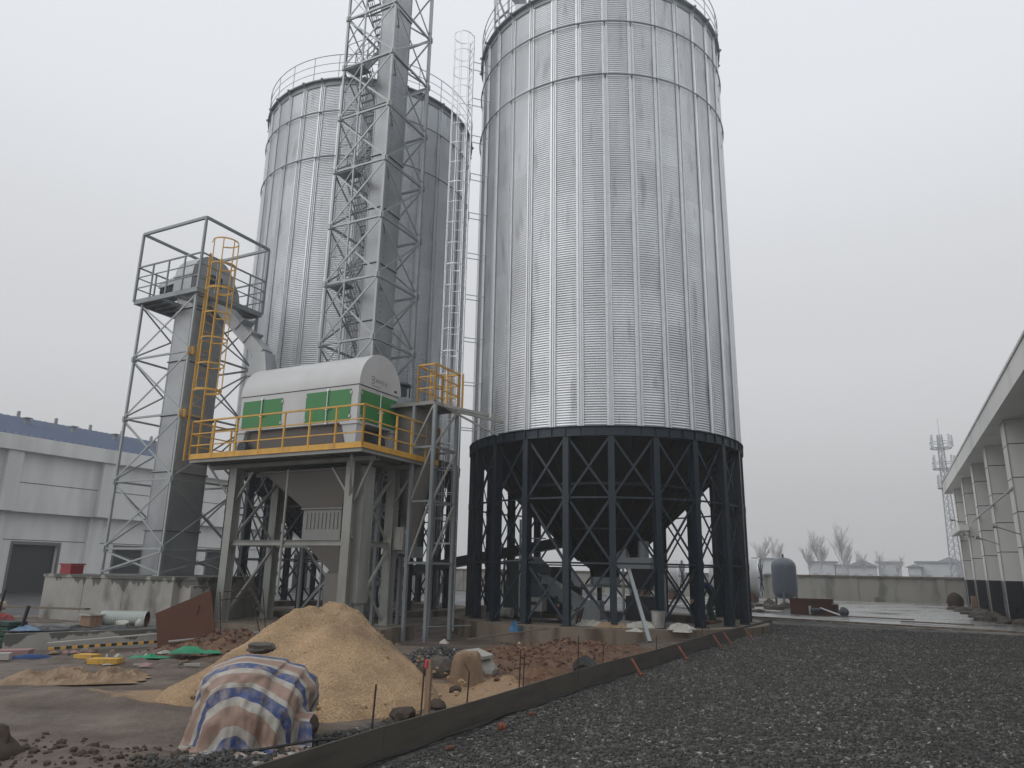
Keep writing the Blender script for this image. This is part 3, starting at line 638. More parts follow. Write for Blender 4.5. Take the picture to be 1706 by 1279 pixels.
for x in (PX0, PX1):
    for y in (PY0, PY1): b.bar((x, y, 10.0), (x, y, 12.42), .07)
for p, q in (((PX0, PY0), (PX1, PY0)), ((PX0, PY1), (PX1, PY1))): b.bar((*p, 12.42), (*q, 12.42), .075, .09)
for p, q in (((PX0, PY0), (PX0, PY1)), ((PX1, PY0), (PX1, PY1))): b.bar((*p, 12.425), (*q, 12.425), .07, .085)
b.build('top_frame', M['galv_dull'], tw)
ld = ladder(tw, -18.5, 15.05, 4.6, 11.3, (1, 0), .46, (6.75, 11.7), .39, step=.3, hoop=.83, rr=.02, rc=.012, strap=.045)
lo = MB(); lo.add(ld['rail'].v, ld['rail'].f); lad = lo.build('ladder', M['yellow'], tw)
[q.build('rung', M['yellow'], lad) for q in ld['rung']]; ld['cage'].build('cage', M['yellow'], lad)
b = MB()
for z in (8.0, 6.03): gusset(b, TX1 + .02, TY0 + .05, z, .12, .03)
b.build('ladder_bracket', M['yellow'], tw)

# ---------- short bucket elevator inside it
be = thing('bucket_elevator', -19.9, 15.9, 1.27, 'short grey bucket elevator inside the left lattice tower with rounded head and chute', 'elevator')
b = MB(); DX0, DX1, DY0, DY1 = -20.42, -19.62, 15.3, 16.65
b.box(DX0, DX1, DY0, DY1, 1.28, 10.3)
for z in (2.6, 4.4, 6.2, 8.0, 9.8): b.box(DX0 - .035, DX1 + .035, DY0 - .035, DY1 + .035, z, z + .035)
for x in (DX0, DX1 - .03):
    for y in (DY0 - .012,): b.box(x, x + .03, y, y + .012, 1.3, 10.3)
b.build('casing', M['casing'], be)
for z in (2.6, 4.4, 6.2, 8.0, 9.8): b = MB(); b.box(DX0 - .038, DX1 + .038, DY0 - .038, DY1 + .038, z - .022, z - .001); b.build('seam', M['joint'], be)
b = MB(); cy = (DY0 + DY1) / 2; rr = .86
prof = [(cy - rr - .02, 10.3), (cy - rr * 1.02, 10.9)] + [(cy + rr * 1.02 * math.cos(math.pi - t * math.pi / 12), 10.95 + rr * .98 * math.sin(t * math.pi / 12)) for t in range(0, 11)] + [(cy + rr + .25, 10.85), (cy + rr + .38, 10.3)]
b.prism(prof, 0, DX0 - .02, DX1 + .02); b.box(DX0 - .08, DX1 + .08, cy - rr - .08, cy + rr + .42, 10.26, 10.33); b.box(DX0 - .06, DX1 + .06, cy - rr - .05, cy + rr + .1, 10.88, 10.93)
b.build('head', M['casing'], be)
b = MB(); b.box(DX1 + .02, DX1 + .14, cy - .25, cy + .25, 10.75, 11.1); b.tube((DX1 + .02, cy, 10.93), (DX1 + .28, cy, 10.93), .10, 14); b.build('bearing', M['motor'], be)
b = MB(); b.tube((DX0 - .95, cy - .5, 10.62), (DX0 - .25, cy - .5, 10.62), .2, 16); b.box(DX0 - .3, DX0 - .02, cy - .72, cy - .2, 10.4, 10.92); b.box(DX0 - .95, DX0 - .1, cy - .7, cy - .3, 10.35, 10.42)
for i in range(6): b.box(DX0 - .9 + i * .1, DX0 - .87 + i * .1, cy - .72, cy - .28, 10.42, 10.84)
b.bar((DX0 - .8, cy - .5, 10.06), (DX0 - .8, cy - .5, 10.35), .06); b.build('motor', M['motor'], be)
b = MB(); b.prism([(DX0 - .98, 10.72), (DX0 - .1, 10.78), (DX0 - .1, 11.02), (DX0 - .7, 10.95), (DX0 - .98, 10.85)], 1, cy - .74, cy - .26); b.build('motor_cover', M['galv'], be)
b = MB()   # chute to the cleaner
c0 = (-18.55, 16.1, 9.75); c1 = (-17.02, 16.1, 8.05)
b.bar((-19.5, 16.1, 10.3), c1, .42, .40)
b.hexa([(-17.17 - .25, 15.85, 7.35), (-16.6, 15.85, 7.35), (-16.6, 16.35, 7.35), (-17.42, 16.35, 7.35)], [(-17.30, 15.88, 8.13), (-16.78, 15.88, 8.10), (-16.78, 16.32, 8.10), (-17.30, 16.32, 8.13)])
for k in (.33, .62): p = Vector(c0).lerp(Vector(c1), k); q = Vector(c0).lerp(Vector(c1), k + .02); b.bar(p, q, .49, .49)
b.build('chute', M['casing'], be)

# concrete pit block with tower on it
b = MB(); bx0, bx1 = -22.6, -17.0
b.prism([(bx0, 13.8), (bx1, 13.8), (bx1, 14.6), (-18.2, 18.0), (bx0, 18.0)], 2, -.5, 1.18); b.prism([(bx0 - .03, 13.77), (bx1 + .03, 13.77), (bx1 + .03, 14.63), (-18.18, 18.03), (bx0 - .03, 18.03)], 2, 1.183, 1.27); b.box(bx1 + .002, bx1 + .45, 14.0, 14.6, -.5, 1.05)
for x in (-20.75, -19.0): b.box(x, x + .02, 13.79, 13.82, -.2, 1.17)
solo(b, 'concrete_block', M['block_concrete'], -19.8, 15.9, 0, 'big pale concrete pit block with dark drips along its top, under the left tower', 'concrete block')
b = MB(); b.box(-22.25, -21.75, 14.0, 14.4, 1.272, 1.52); b.box(-22.28, -21.72, 13.97, 14.43, 1.523, 1.57)
solo(b, 'plastic_bin', M['red'], -22.0, 14.2, 1.27, 'small red bin standing on top of the concrete pit block', 'bin')

# ---------- tall elevator tower
EX0, EX1, EY0, EY1 = -16.1, -13.95, 17.6, 19.85
te = thing('steel_tower', EX1, EY0, 0, 'tall slender galvanised lattice tower with stairs rising out of frame before the rear silo', 'tower')
lev = [.15] + [8.72 + 2.125 * k for k in range(-3, 8)]
lattice(te, EX0, EX1, EY0, EY1, lev, M['galv_mid'], .08, .062)
# zigzag stair in the left part
for i in range(2, len(lev) - 1):
    z0, z1 = lev[i], lev[i + 1]; ya, yb = (EY0 + .45, EY1 - .45) if i % 2 else (EY1 - .45, EY0 + .45)
    b = MB()
    for x in (EX0 + .08, EX0 + .62):
        b.bar((x, ya, z0), (x, yb, z1), .02, .07)
        for hh in (.3, .6, .9): b.bar((x, ya, z0 + hh), (x, yb, z1 + hh), .02)
        for t_ in (0, .25, .5, .75, 1): c = Vector((x, ya, z0)).lerp(Vector((x, yb, z1)), t_); b.bar(c, c + Vector((0, 0, .9)), .022)
    for s_ in range(1, 10): t_ = s_ / 10; y = ya + (yb - ya) * t_; z = z0 + (z1 - z0) * t_; b.box(EX0 + .09, EX0 + .61, y - .05, y + .05, z, z + .012)
    b.build('stair_flight', M['galv'], te)
    b = MB(); y0, y1 = (EY0 + .02, EY0 + .5) if not i % 2 else (EY1 - .5, EY1 - .02)
    b.box(EX0 + .05, EX0 + .75, y0, y1, z1 - .02, z1); b.bar((EX0 + .05, y0, z1 - .05), (EX0 + .8, y0, z1 - .05), .04, .06); b.bar((EX0 + .05, y1, z1 - .05), (EX0 + .8, y1, z1 - .05), .04, .06)
    for hh in (.5, 1.0): b.bar((EX0 + .05, y0 if not i % 2 else y1, z1 + hh), (EX0 + .75, y0 if not i % 2 else y1, z1 + hh), .02)
    b.bar((EX0 + .06, y0 if not i % 2 else y1, z1 - .03), (EX0 + .06, y0 if not i % 2 else y1, z1 + 1.0), .02); b.bar((EX0 + .74, y0 if not i % 2 else y1, z1 - .03), (EX0 + .74, y0 if not i % 2 else y1, z1 + 1.0), .02)
    b.build('landing', M['galv_dull'], te)
for (x, y) in ((EX0 + .80, EY0), (EX0 + .80, EY1)):
    b = MB(); b.bar((x, y, .15), (x, y, lev[-1]), .05, .05)
    for z in lev[1:-1]: b.box(x - .07, x + .07, y - .035, y + .035, z - .06, z + .06)
    b.build('stair_post', M['galv_mid'], te)
for k, (z0, z1) in enumerate(zip(lev[2:], lev[3:])):
    zm = (z0 + z1) / 2; b = MB()
    b.bar((EX0, EY0 + .03, zm), (EX0 + .80, EY0 + .03, z0), .03, .03); b.bar((EX0, EY0 + .03, zm), (EX0 + .80, EY0 + .03, z1), .03, .03)
    b.build('stair_brace', M['galv_mid'], te)
    b = MB(); b.bar((EX1, EY0, z0), (EX0 + .8, EY1, z0), .04, .04); b.build('plan_brace', M['galv_mid'], te)
b = MB()
for z in lev[2:]:   # cable tray up the far leg
    b.bar((EX1 + .03, EY1 - .1, z - 1.9), (EX1 + .03, EY1 - .1, z + .2), .10, .04)
b.build('cable_tray', M['galv'], te)
tb = thing('bucket_elevator', -14.9, 18.9, 0, 'tall grey boxed bucket elevator leg running up through the tall lattice tower', 'elevator')
b = MB(); q0, q1, w0, w1 = -15.22, -14.62, 18.4, 19.45
b.box(q0, q1, w0, w1, .1, 25.5)
z = 1.3
while z < 25: b.box(q0 - .035, q1 + .035, w0 - .035, w1 + .035, z, z + .035); z += 2.09
for x in (q0, q1 - .04): b.box(x, x + .04, w0 - .015, w0, .1, 25.5)
for y in (w0, w1 - .04): b.box(q1, q1 + .015, y, y + .04, .1, 25.5)
b.build('casing', M['casing'], tb)
z = 1.3
while z < 25: b = MB(); b.box(q0 - .038, q1 + .038, w0 - .038, w1 + .038, z - .022, z - .001); b.build('seam', M['joint'], tb); z += 2.09
b = MB(); z = .8
while z < 25:
    for y in (w0 + .30,): b.box(q1 + .001, q1 + .012, y, y + .02, z, z + .05)
    z += .2
b.build('bolt_row', M['galv_dull'], tb)
b = MB(); b.prism([(w0 - .35, 25.5), (w0 - .35, 26.3), (w0 + .1, 27), (w1 - .1, 27), (w1 + .35, 26.3), (w1 + .35, 25.5)], 0, q0 - .1, q1 + .1); b.build('head', M['casing'], tb)

# ---------- caged ladder between the silos
LX, LY = -11.72, 19.3
lt = thing('caged_ladder', LX, LY, .0, 'very tall galvanised caged ladder standing in the gap between the silos', 'ladder')
ld = ladder(lt, LX, LY, -.15, 20.3, (-.62, -.78), .42, (2.35, 20.3), .34, step=.3, hoop=.74, rr=.016, rc=.009, strap=.022)
ld['rail'].build('rail', M['galv_light'], lt); [q.build('rung', M['galv_light'], lt) for q in ld['rung']]; ld['cage'].build('cage', M['galv_light'], lt)
sx, sy = (AX - LX), (AY - LY); dl = math.hypot(sx, sy); sx, sy = sx / dl, sy / dl; z = 5.9
while z < 20.2:
    b = MB()
    for s_ in (-1, 1):
        ox, oy = -.78 * s_ * .2, .62 * s_ * .2
        b.bar((LX + ox, LY + oy, z), (LX + sx * (dl - 4.4) + ox, LY + sy * (dl - 4.4) + oy, z), .015, .025)
    b.build('standoff', M['galv'], lt); z += 1.48

# ================================================================== GRAIN CLEANER on its steel deck
gc = thing('grain_cleaner', -14.7, 16.15, 4.6, 'light grey barrel-roofed grain cleaner with green double doors on the yellow-railed deck', 'grain cleaner')
c0, c1, d0, d1, ZE = -16.9, -12.5, 15.3, 17.2, 6.48
cyc, rad = (d0 + d1) / 2, (d1 - d0) / 2
b = MB(); b.box(c0, c1, d0, d1, 5.44, ZE); b.build('body', M['grey_paint'], gc)
b = MB(); prof = [(cyc - rad - .02, ZE + .012)] + [(cyc + (rad + .02) * math.cos(math.pi - t * math.pi / 24), ZE + .03 + (rad + .08) * math.sin(t * math.pi / 24)) for t in range(25)] + [(cyc + rad + .02, ZE + .012)]
b.prism(prof, 0, c0 - .02, c1 + .03); b.build('barrel_roof', M['grey_paint'], gc, smooth=True)
b = MB()
b.box(c0, c1, d0 - .008, d0 + .01, ZE - .006, ZE + .012); b.box(c1 - .01, c1 + .008, d0, d1, ZE - .006, ZE + .012); b.build('seam', M['joint'], gc)
def doors(name_lab, side, a0, a1, z0, z1):
    b = MB(); am = (a0 + a1) / 2
    leaves = []
    for u0, u1 in ((a0, am - .008), (am + .008, a1)):
        b = MB()
        if side == 'f': b.box(u0, u1, d0 - .022, d0 - .002, z0, z1)
        else: b.box(c1 + .002, c1 + .022, u0, u1, z0, z1)
        o = b.build('door', M['green'], gc)
        for zz in (z0 + .1, z1 - .1):
            h = MB()
            u = u0 if u0 == a0 else u1
            if side == 'f': h.box(u - .03, u + .03, d0 - .03, d0 - .0225, zz - .04, zz + .04)
            else: h.box(c1 + .0225, c1 + .03, u - .03, u + .03, zz - .04, zz + .04)
            h.build('hinge', M['galv'], o)
        leaves.append(o)
    b = MB()
    if side == 'f':
        b.tube((am, d0 - .05, z0 - .08), (am, d0 - .05, z1 + .06), .016, 8)
        for zz in (z0 - .05, z0 + .35, z1 + .03): b.box(am - .035, am + .035, d0 - .06, d0 - .0225, zz - .03, zz + .03)
        b.bar((am - .02, d0 - .08, z0 + .33), (am + .14, d0 - .08, z0 + .37), .022, .03)
    else:
        b.tube((c1 + .05, am, z0 - .08), (c1 + .05, am, z1 + .06), .016, 8)
        for zz in (z0 - .05, z0 + .35, z1 + .03): b.box(c1 + .0225, c1 + .06, am - .035, am + .035, zz - .03, zz + .03)
        b.bar((c1 + .08, am - .02, z0 + .33), (c1 + .08, am + .14, z0 + .37), .022, .03)
    b.build('latch_bar', M['galv_light'], leaves[0])
doors('', 'f', -16.78, -15.24, 5.50, 6.33); doors('', 'f', -14.34, -12.74, 5.50, 6.37); doors('', 's', 15.42, 17.06, 5.50, 6.36)
b = MB()   # corner boots and dark sieve box under the body
b.box(c0 + .35, c1 - .45, d0 + .12, d1 - .12, 4.72, 5.438); b.build('sieve_box', mat('brown_grey_sheet', (.10, .085, .075), .55, 0, .15, 1), gc)
for x0, x1, x2, x3 in ((c1 - .50, c1 + .03, c1 - .28, c1 - .02), (c0 - .02, c0 + .30, c0 + .02, c0 + .14)):
    for y0, y1 in ((d0 - .02, d0 + .30), (d1 - .3, d1 + .02)):
        b = MB(); b.hexa([(x2, y0 + .04, 4.62), (x3, y0 + .04, 4.62), (x3, y1 - .06, 4.62), (x2, y1 - .06, 4.62)], [(x0, y0, 5.435), (x1, y0, 5.435), (x1, y1, 5.435), (x0, y1, 5.435)])
        b.box(x0 - .03, x1 + .03, y0 - .03, y1 + .03, 5.38, 5.43); b.build('leg', M['grey_paint'], gc)
b = MB(); b.tube((c1 - .1, d0 + .95, 4.98), (c1 + .12, d0 + .95, 4.98), .22, 18); b.box(c1 - .1, c1 + .1, d0 + .6, d0 + 1.3, 4.62, 4.8); b.build('fan_housing', M['motor'], gc); b = MB(); b.tube((c0 + .3, d0 + .02, 4.95), (c0 + .3, d0 - .1, 4.95), .18, 16)
b.build('fan_housing', M['motor'], gc)
b = MB(); b.box(c1 + .031, c1 + .034, d1 - .32, d1 - .20, ZE + .10, ZE + .17); b.build('rating_plate', M['joint'], gc)
# dark grey lettering on the end panel (logo + characters)
try:
    cu = bpy.data.curves.new('lettering', 'FONT'); cu.body = '\u90d1\u5dde\u738b\u8c37'; cu.size = .135; cu.space_character = 1.15
    to = bpy.data.objects.new('tmp_text', cu); COL.objects.link(to); dg = bpy.context.evaluated_depsgraph_get(); mt_ = bpy.data.meshes.new_from_object(to.evaluated_get(dg))
    vs = [(c1 + .033, cyc - .28 + v.co.x, ZE + .20 + v.co.y) for v in mt_.vertices]; fs = [tuple(p.vertices) for p in mt_.polygons]
    bpy.data.objects.remove(to)
except Exception as ex: vs, fs = [], []
b = MB(); b.add(vs, fs); X = c1 + .031
for (y, z, w_, h_) in ((-.46, .33, .14, .022), (-.34, .25, .022, .08), (-.46, .25, .12, .022), (-.42, .20, .022, .07), (-.36, .18, .04, .04), (-.46, .14, .14, .02)): b.box(X, X + .003, cyc + y, cyc + y + w_, ZE + z, ZE + z + h_)
for i in range(9): b.box(X, X + .003, cyc - .46 + i * .05, cyc - .46 + i * .05 + .032, ZE + .075, ZE + .10)
b.build('lettering', mat('lettering_grey', (.14, .14, .145), .5), gc)

dk = thing('steel_deck', -14.6, 16.2, .1, 'grey steel support deck with yellow guard rail carrying the grain cleaner', 'platform')
f0, f1, g0, g1, ZD = -17.78, -11.55, 14.42, 17.98, 4.58
b = MB(); b.box(f0, f1, g0, g1, ZD - .012, ZD)
for i in range(14): x = f0 + .25 + i * .44; b.box(x, x + .05, g0 + .08, g1 - .08, ZD - .10, ZD - .014)
b.box(f0 + .01, f1 - .01, g0 + .01, g0 + .08, ZD - .14, ZD - .013); b.box(f0 + .01, f1 - .01, g1 - .08, g1 - .01, ZD - .14, ZD - .013)
b.box(f0 + .01, f0 + .08, g0 + .081, g1 - .081, ZD - .141, ZD - .014); b.box(f1 - .08, f1 - .01, g0 + .081, g1 - .081, ZD - .141, ZD - .014)
for y in (15.12, 15.28, 16.92, 17.08): b.box(f0 + .1, f1 - .1, y, y + .012, ZD - .24, ZD - .142)
for y in (15.2, 17.0): b.box(f0 + .1, f1 - .1, y - .07, y + .07, ZD - .252, ZD - .241)
for x in (-16.65, -12.4): b.box(x - .07, x + .07, 15.3, 16.9, ZD - .23, ZD - .143)
b.build('deck', M['post'], dk)
b = MB()
b.box(f0, f1, g0 - .012, g0 - .002, ZD - .03, ZD + .11); b.box(f0, f1, g1 + .002, g1 + .012, ZD - .03, ZD + .11)
b.box(f1 + .002, f1 + .012, g0 - .012, g1 + .012, ZD - .03, ZD + .11); b.box(f0 - .012, f0 - .002, g0 - .012, g1 + .012, ZD - .03, ZD + .11)
b.box(f0 - .03, f1 + .03, g0 - .03, g0 - .0125, ZD - .045, ZD - .03); b.box(f1 + .0125, f1 + .03, g0 - .03, g1 + .03, ZD - .045, ZD - .031)
b.build('toe_board', M['yellow'], dk)
for pts in ([(f0, g0, ZD), (f1, g0, ZD)], [(f1, g0, ZD), (f1, g1, ZD)], [(f0, g1, ZD), (f0, g0, ZD)], [(f1, g1, ZD), (-12.6, g1, ZD)], [(f0, g1, ZD), (-16.8, g1, ZD)]):
    b = MB(); railing(b, pts, 1.07, .88 if pts[0][1] == pts[1][1] else .72, .022, (.36, .70)); b.build('guard_rail', M['yellow'], dk)
def hcol(b, x, y, z0, z1, w=.2, axis=0):
    if axis: b.box(x - .006, x + .006, y - w / 2 + .012, y + w / 2 - .012, z0, z1); b.box(x - w / 2, x + w / 2, y - w / 2, y - w / 2 + .012, z0, z1); b.box(x - w / 2, x + w / 2, y + w / 2 - .012, y + w / 2, z0, z1)
    else: b.box(x - w / 2 + .012, x + w / 2 - .012, y - .006, y + .006, z0, z1); b.box(x - w / 2, x - w / 2 + .012, y - w / 2, y + w / 2, z0, z1); b.box(x + w / 2 - .012, x + w / 2, y - w / 2, y + w / 2, z0, z1)
    b.box(x - w * .8, x + w * .8, y - w * .8, y + w * .8, z0, z0 + .02)
CO = [(-16.65, 15.2), (-12.4, 15.2), (-12.4, 17.0), (-16.75, 17.0)]
for i, (x, y) in enumerate(CO):
    b = MB(); hcol(b, x, y, .1, ZD - .253, .27, 1)
    b.build('column', M['post'], dk)
b = MB(); b.box(-12.36, -12.12, 15.34, 15.78, .72, ZD - .36); b.box(-12.30, -12.16, 15.40, 15.7, .25, .72); b.build('riser_duct', M['post'], dk)
for (x, y), (x2, y2) in (((-16.65, 15.2), (-12.4, 15.2)), ((-12.4, 15.2), (-12.4, 17.0)), ((-12.4, 17.0), (-16.75, 17.0)), ((-16.75, 17.0), (-16.65, 15.2))):
    b = MB(); d = (Vector((x2, y2, 0)) - Vector((x, y, 0))).normalized() * .105; p = Vector((x, y, 2.22)) + d; q = Vector((x2, y2, 2.22)) - d
    b.bar(p, q, .014, .13); b.bar(p + Vector((0, 0, .066)), q + Vector((0, 0, .066)), .11, .012); b.bar(p - Vector((0, 0, .066)), q - Vector((0, 0, .066)), .11, .012)
    b.build('cross_beam', M['post'], dk)
for x, (ya, yb) in ((-12.4, (15.3, 16.9)), (-16.7, (15.3, 16.9))):
    for z0, z1 in ((.2, 2.1), (2.32, 4.1)):
        b = MB(); b.bar((x + .03, ya, z0), (x + .03, yb, z1), .07, .07); b.build('cross_brace', M['post'], dk)
        b = MB(); b.bar((x - .05, ya, z1), (x - .05, yb, z0), .05, .05); b.build('cross_brace', M['post'], dk)
for p, q in (((-16.65, 15.2, 3.3), (-17.3, 14.7, 4.42)), ((-12.4, 15.2, 3.3), (-13.1, 15.2, 4.2)), ((-12.4, 15.15, 3.3), (-12.0, 14.6, 4.42)), ((-12.3, 15.2, 3.3), (-11.75, 15.2, 4.42)), ((-16.65, 15.2, 3.3), (-16.0, 15.2, 4.2)), ((-12.4, 17.0, 3.3), (-11.75, 17.2, 4.42)), ((-12.4, 17.05, 3.3), (-12.2, 17.7, 4.42))):
    b = MB(); b.bar(p, q, .06, .06); b.build('knee_brace', M['post'], dk)
b = MB(); b.tube((-14.62, 15.15, .9), (-14.62, 15.15, 4.2), .035, 10); b.build('drain_pipe', M['post'], dk)

hp = thing('discharge_hopper', -13.85, 16.1, 1.9, 'large grey funnel hopper hanging below the cleaner deck with square box outlet', 'hopper')
b = MB(); b.hexa([(-14.55, 15.75, 3.2), (-13.15, 15.75, 3.2), (-13.15, 16.5, 3.2), (-14.55, 16.5, 3.2)], [(-15.9, 15.45, 4.22), (-12.7, 15.45, 4.22), (-12.7, 16.85, 4.22), (-15.9, 16.85, 4.22)])
b.box(-15.95, -12.65, 15.4, 16.9, 4.17, 4.222); b.build('funnel', M['beige'], hp)
b = MB(); b.box(-14.52, -13.18, 15.78, 16.47, 2.25, 3.195); b.box(-14.58, -13.12, 15.72, 16.53, 3.15, 3.19); b.box(-14.58, -13.12, 15.72, 16.53, 2.25, 2.29)
for i in range(9): b.box(-14.42 + i * .135, -14.36 + i * .135, 15.755, 15.779, 2.62, 3.05)
b.build('outlet_box', mat('dusty_grey_sheet', (.24, .245, .235), .6, 0, .1, 1.5, bump=.6, bscale=7), hp)
b = MB(); b.hexa([(-13.5, 15.95, 1.45), (-13.2, 15.95, 1.45), (-13.2, 16.3, 1.45), (-13.5, 16.3, 1.45)], [(-14.45, 15.8, 2.245), (-13.2, 15.8, 2.245), (-13.2, 16.45, 2.245), (-14.45, 16.45, 2.245)])
b.box(-13.65, -13.05, 15.85, 16.4, .62, 1.445); b.build('lower_chute', M['beige'], hp)

sl = MB(); sl.box(-17.35, -11.75, 14.7, 17.45, -.5, .095)
solo(sl, 'concrete_plinth', M['dirty_concrete'], -14.5, 16, 0, 'low muddy concrete plinth under the cleaner deck columns behind the sand pile', 'plinth')
pb = MB(); pb.box(-11.95, -11.35, 15.4, 15.9, -.5, .12); 
solo(pb, 'concrete_plinth', M['dirty_concrete'], -11.6, 15.6, 0, 'narrow concrete footing beside the cleaner plinth, right of the sand pile', 'plinth')

# ---------- dust cyclone with small yellow-railed platform
cf = thing('access_platform', -11.5, 17.4, 0, 'small high access platform with yellow guard rail between the cleaner and the tall caged ladder', 'platform')
h0, h1, k0, k1, ZP = -12.75, -10.97, 16.75, 18.05, 6.2
b = MB(); b.box(h0, h1, k0, k1, ZP - .01, ZP)
for y in (k0, k1 - .06): b.box(h0, h1, y, y + .06, ZP - .10, ZP - .011)
for x in (h0, -12.0, -11.5, h1 - .06): b.box(x, x + .06, k0 + .061, k1 - .061, ZP - .095, ZP - .012)
b.bar((-10.97, 17.95, 6.12), (-9.9, 18.9, 5.9), .06, .08); b.bar((-10.97, 17.3, 6.1), (-9.8, 18.4, 5.4), .05, .05)
b.bar((-10.97, 17.2, 6.14), (-9.95, 18.1, 5.95), .06, .08)
b.build('deck', M['post'], cf)
for x, y in ((-11.66, 16.8), (-10.97, 16.8), (-11.66, 18.0), (-10.97, 18.0), (h0 + .03, 18.0), (h0 + .03, 16.8)):
    b = MB(); zb = -.3; b.box(x - .045, x + .045, y - .045, y + .045, zb, ZP - .101); b.box(x - .12, x + .12, y - .12, y + .12, zb, zb + .02); b.build('post', M['galv_dull'], cf)
for z in (1.75, 3.4, 4.9):
    b = MB()
    for p, q in (((-11.66, 16.8), (-10.97, 16.8)), ((-10.97, 16.8), (-10.97, 18.0)), ((-10.97, 18.0), (-11.66, 18.0))): b.bar((*p, z), (*q, z), .05, .06)
    b.build('horizontal_strut', M['galv_dull'], cf)
for z0, z1 in ((1.8, 3.35), (3.45, 4.85), (4.95, 6.05)):
    b = MB(); b.bar((-11.6, 16.78, z0), (-11.02, 16.78, z1), .05, .05); b.build('cross_brace', M['post'], cf)
    b = MB(); b.bar((-10.95, 16.85, z0), (-10.95, 17.95, z1), .05, .05); b.build('cross_brace', M['post'], cf)
for pts in ([(-11.55, k0, ZP), (h1, k0, ZP)], [(h1, k0, ZP), (h1, k1, ZP)], [(-11.55, k0, ZP), (-11.55, k1, ZP)], [(-11.55, k1, ZP), (h1, k1, ZP)]):
    b = MB(); railing(b, pts, 1.07, .62, .024, (.38, .72)); b.build('guard_rail', M['yellow'], cf)
ld = ladder(cf, -11.1, k1 + .1, ZP - .1, ZP + 1.1, (0, 1), .4, (ZP + .1, ZP + 1.1), .3, step=.28, hoop=.3, rr=.018, rc=.01, strap=.03)
ld['rail'].build('ladder', M['yellow'], cf)
cy_ = thing('dust_cyclone', -12.35, 17.75, 2.2, 'beige-grey dust cyclone with dark fan on top, right behind the cleaner', 'cyclone')
b = MB(); cc = (-12.05, 17.55); b.lathe([(.01, 6.12), (.60, 6.12), (.60, 4.9), (.16, 2.55), (.16, 2.2)], cc, 32); b.lathe([(.60, 6.06), (.65, 6.06), (.65, 6.115), (.6, 6.115)], cc, 32); b.build('body', M['beige'], cy_, smooth=True)
b = MB(); cc2 = (-12.75, 17.6); b.lathe([(.01, 6.52), (.52, 6.52), (.55, 6.5), (.55, 6.22), (.52, 6.2), (.01, 6.2)], cc2, 32); b.build('fan_housing', M['galv_dull'], cy_, smooth=True)
b = MB(); b.tube((*cc2, 6.52), (*cc2, 7.05), .18, 20); b.lathe([(.01, 7.12), (.30, 7.02), (.31, 6.96), (.2, 6.96)], cc2, 20)
for k in range(3): a = k * 2.1 + .4; b.bar((cc2[0] + .27 * math.cos(a), cc2[1] + .27 * math.sin(a), 6.52), (cc2[0] + .27 * math.cos(a), cc2[1] + .27 * math.sin(a), 6.98), .03)
b.build('motor', M['motor'], cy_, smooth=True)
b = MB(); b.box(-12.35, -11.8, 17.32, 17.78, 1.9, 2.198); b.box(-12.2, -11.95, 17.05, 17.3, 2.0, 2.55); b.build('airlock_valve', M['galv_dull'], cy_)
b = MB(); b.box(-12.28, -11.96, 16.98, 17.048, 2.1, 2.72); b.box(-12.2, -12.03, 16.965, 16.979, 2.3, 2.6); b.build('control_box', M['white'], cy_)

# ---------- inclined conveyor under the silos
cv = thing('belt_conveyor', -14, 24.2, 1.4, 'dark inclined closed conveyor running from under the rear silo to the front silo', 'conveyor')
b = MB(); b.bar((-20.5, 24.2, .85), (-9.3, 24.2, 2.75), .5, .34); b.build('trunk', M['motor'], cv)
b = MB()
for x in (-18, -15.2, -12.6): b = MB(); z = .85 + (x + 20.5) * .1696; b.bar((x, 24.0, -.1), (x, 24.0, z - .15), .06); b.bar((x, 24.4, -.1), (x, 24.4, z - .15), .06); b.bar((x, 24.0, -.05), (x, 24.4, z - .2), .04); b.build('trestle', M['galv_dull'], cv)
c3 = thing('screw_conveyor', -9.3, 22.0, .2, 'dusty grey inclined screw conveyor with hood lying under the front silo cone', 'conveyor')
b = MB(); b.bar((-10.9, 22.1, 1.75), (-8.35, 21.95, .42), .42, .40); b.bar((-10.9, 22.1, 1.97), (-8.4, 21.95, .66), .50, .03); b.build('trough', M['galv_dull'], c3)
b = MB(); b.prism([(-11.3, .3), (-10.6, .2), (-10.0, .9), (-9.9, 1.7), (-10.3, 2.05), (-11.1, 1.9)], 1, 21.8, 22.5); b.build('hood', M['motor'], c3)
b = MB(); b.box(-8.55, -7.95, 21.75, 22.15, .2, .75); b.build('inlet_box', M['galv_dull'], c3)
for x, h in ((-8.9, .6), (-10.3, 1.3)): b = MB(); b.bar((x, 21.75, .2), (x, 21.75, h), .05); b.build('leg', M['galv_dull'], c3)
c4 = thing('weigh_feeder', -7.0, 22.4, .2, 'pale grey box feeder on a steel stand under the front silo outlet', 'feeder')
b = MB(); b.box(-7.75, -6.45, 22.1, 22.7, 1.72, 2.05); b.box(-7.6, -7.25, 22.2, 22.6, 2.05, 2.40); b.tube((-6.75, 22.4, 2.05), (-6.75, 22.4, 2.55), .17, 16); b.build('housing', M['galv_dull'], c4)
b = MB(); b.hexa([(-6.95, 22.25, 1.1), (-6.55, 22.25, 1.1), (-6.55, 22.6, 1.1), (-6.95, 22.6, 1.1)], [(-7.25, 22.15, 1.72), (-6.35, 22.15, 1.72), (-6.35, 22.65, 1.72), (-7.25, 22.65, 1.72)]); b.box(-7.25, -6.35, 22.1, 22.7, .2, .92); b.build('bin', M['hopper'], c4)
for x in (-7.3, -6.2):
    for y in (22.05, 22.75): b = MB(); b.bar((x, y, .2), (x, y, 1.72), .06); b.build('leg', M['galv_dull'], c4)
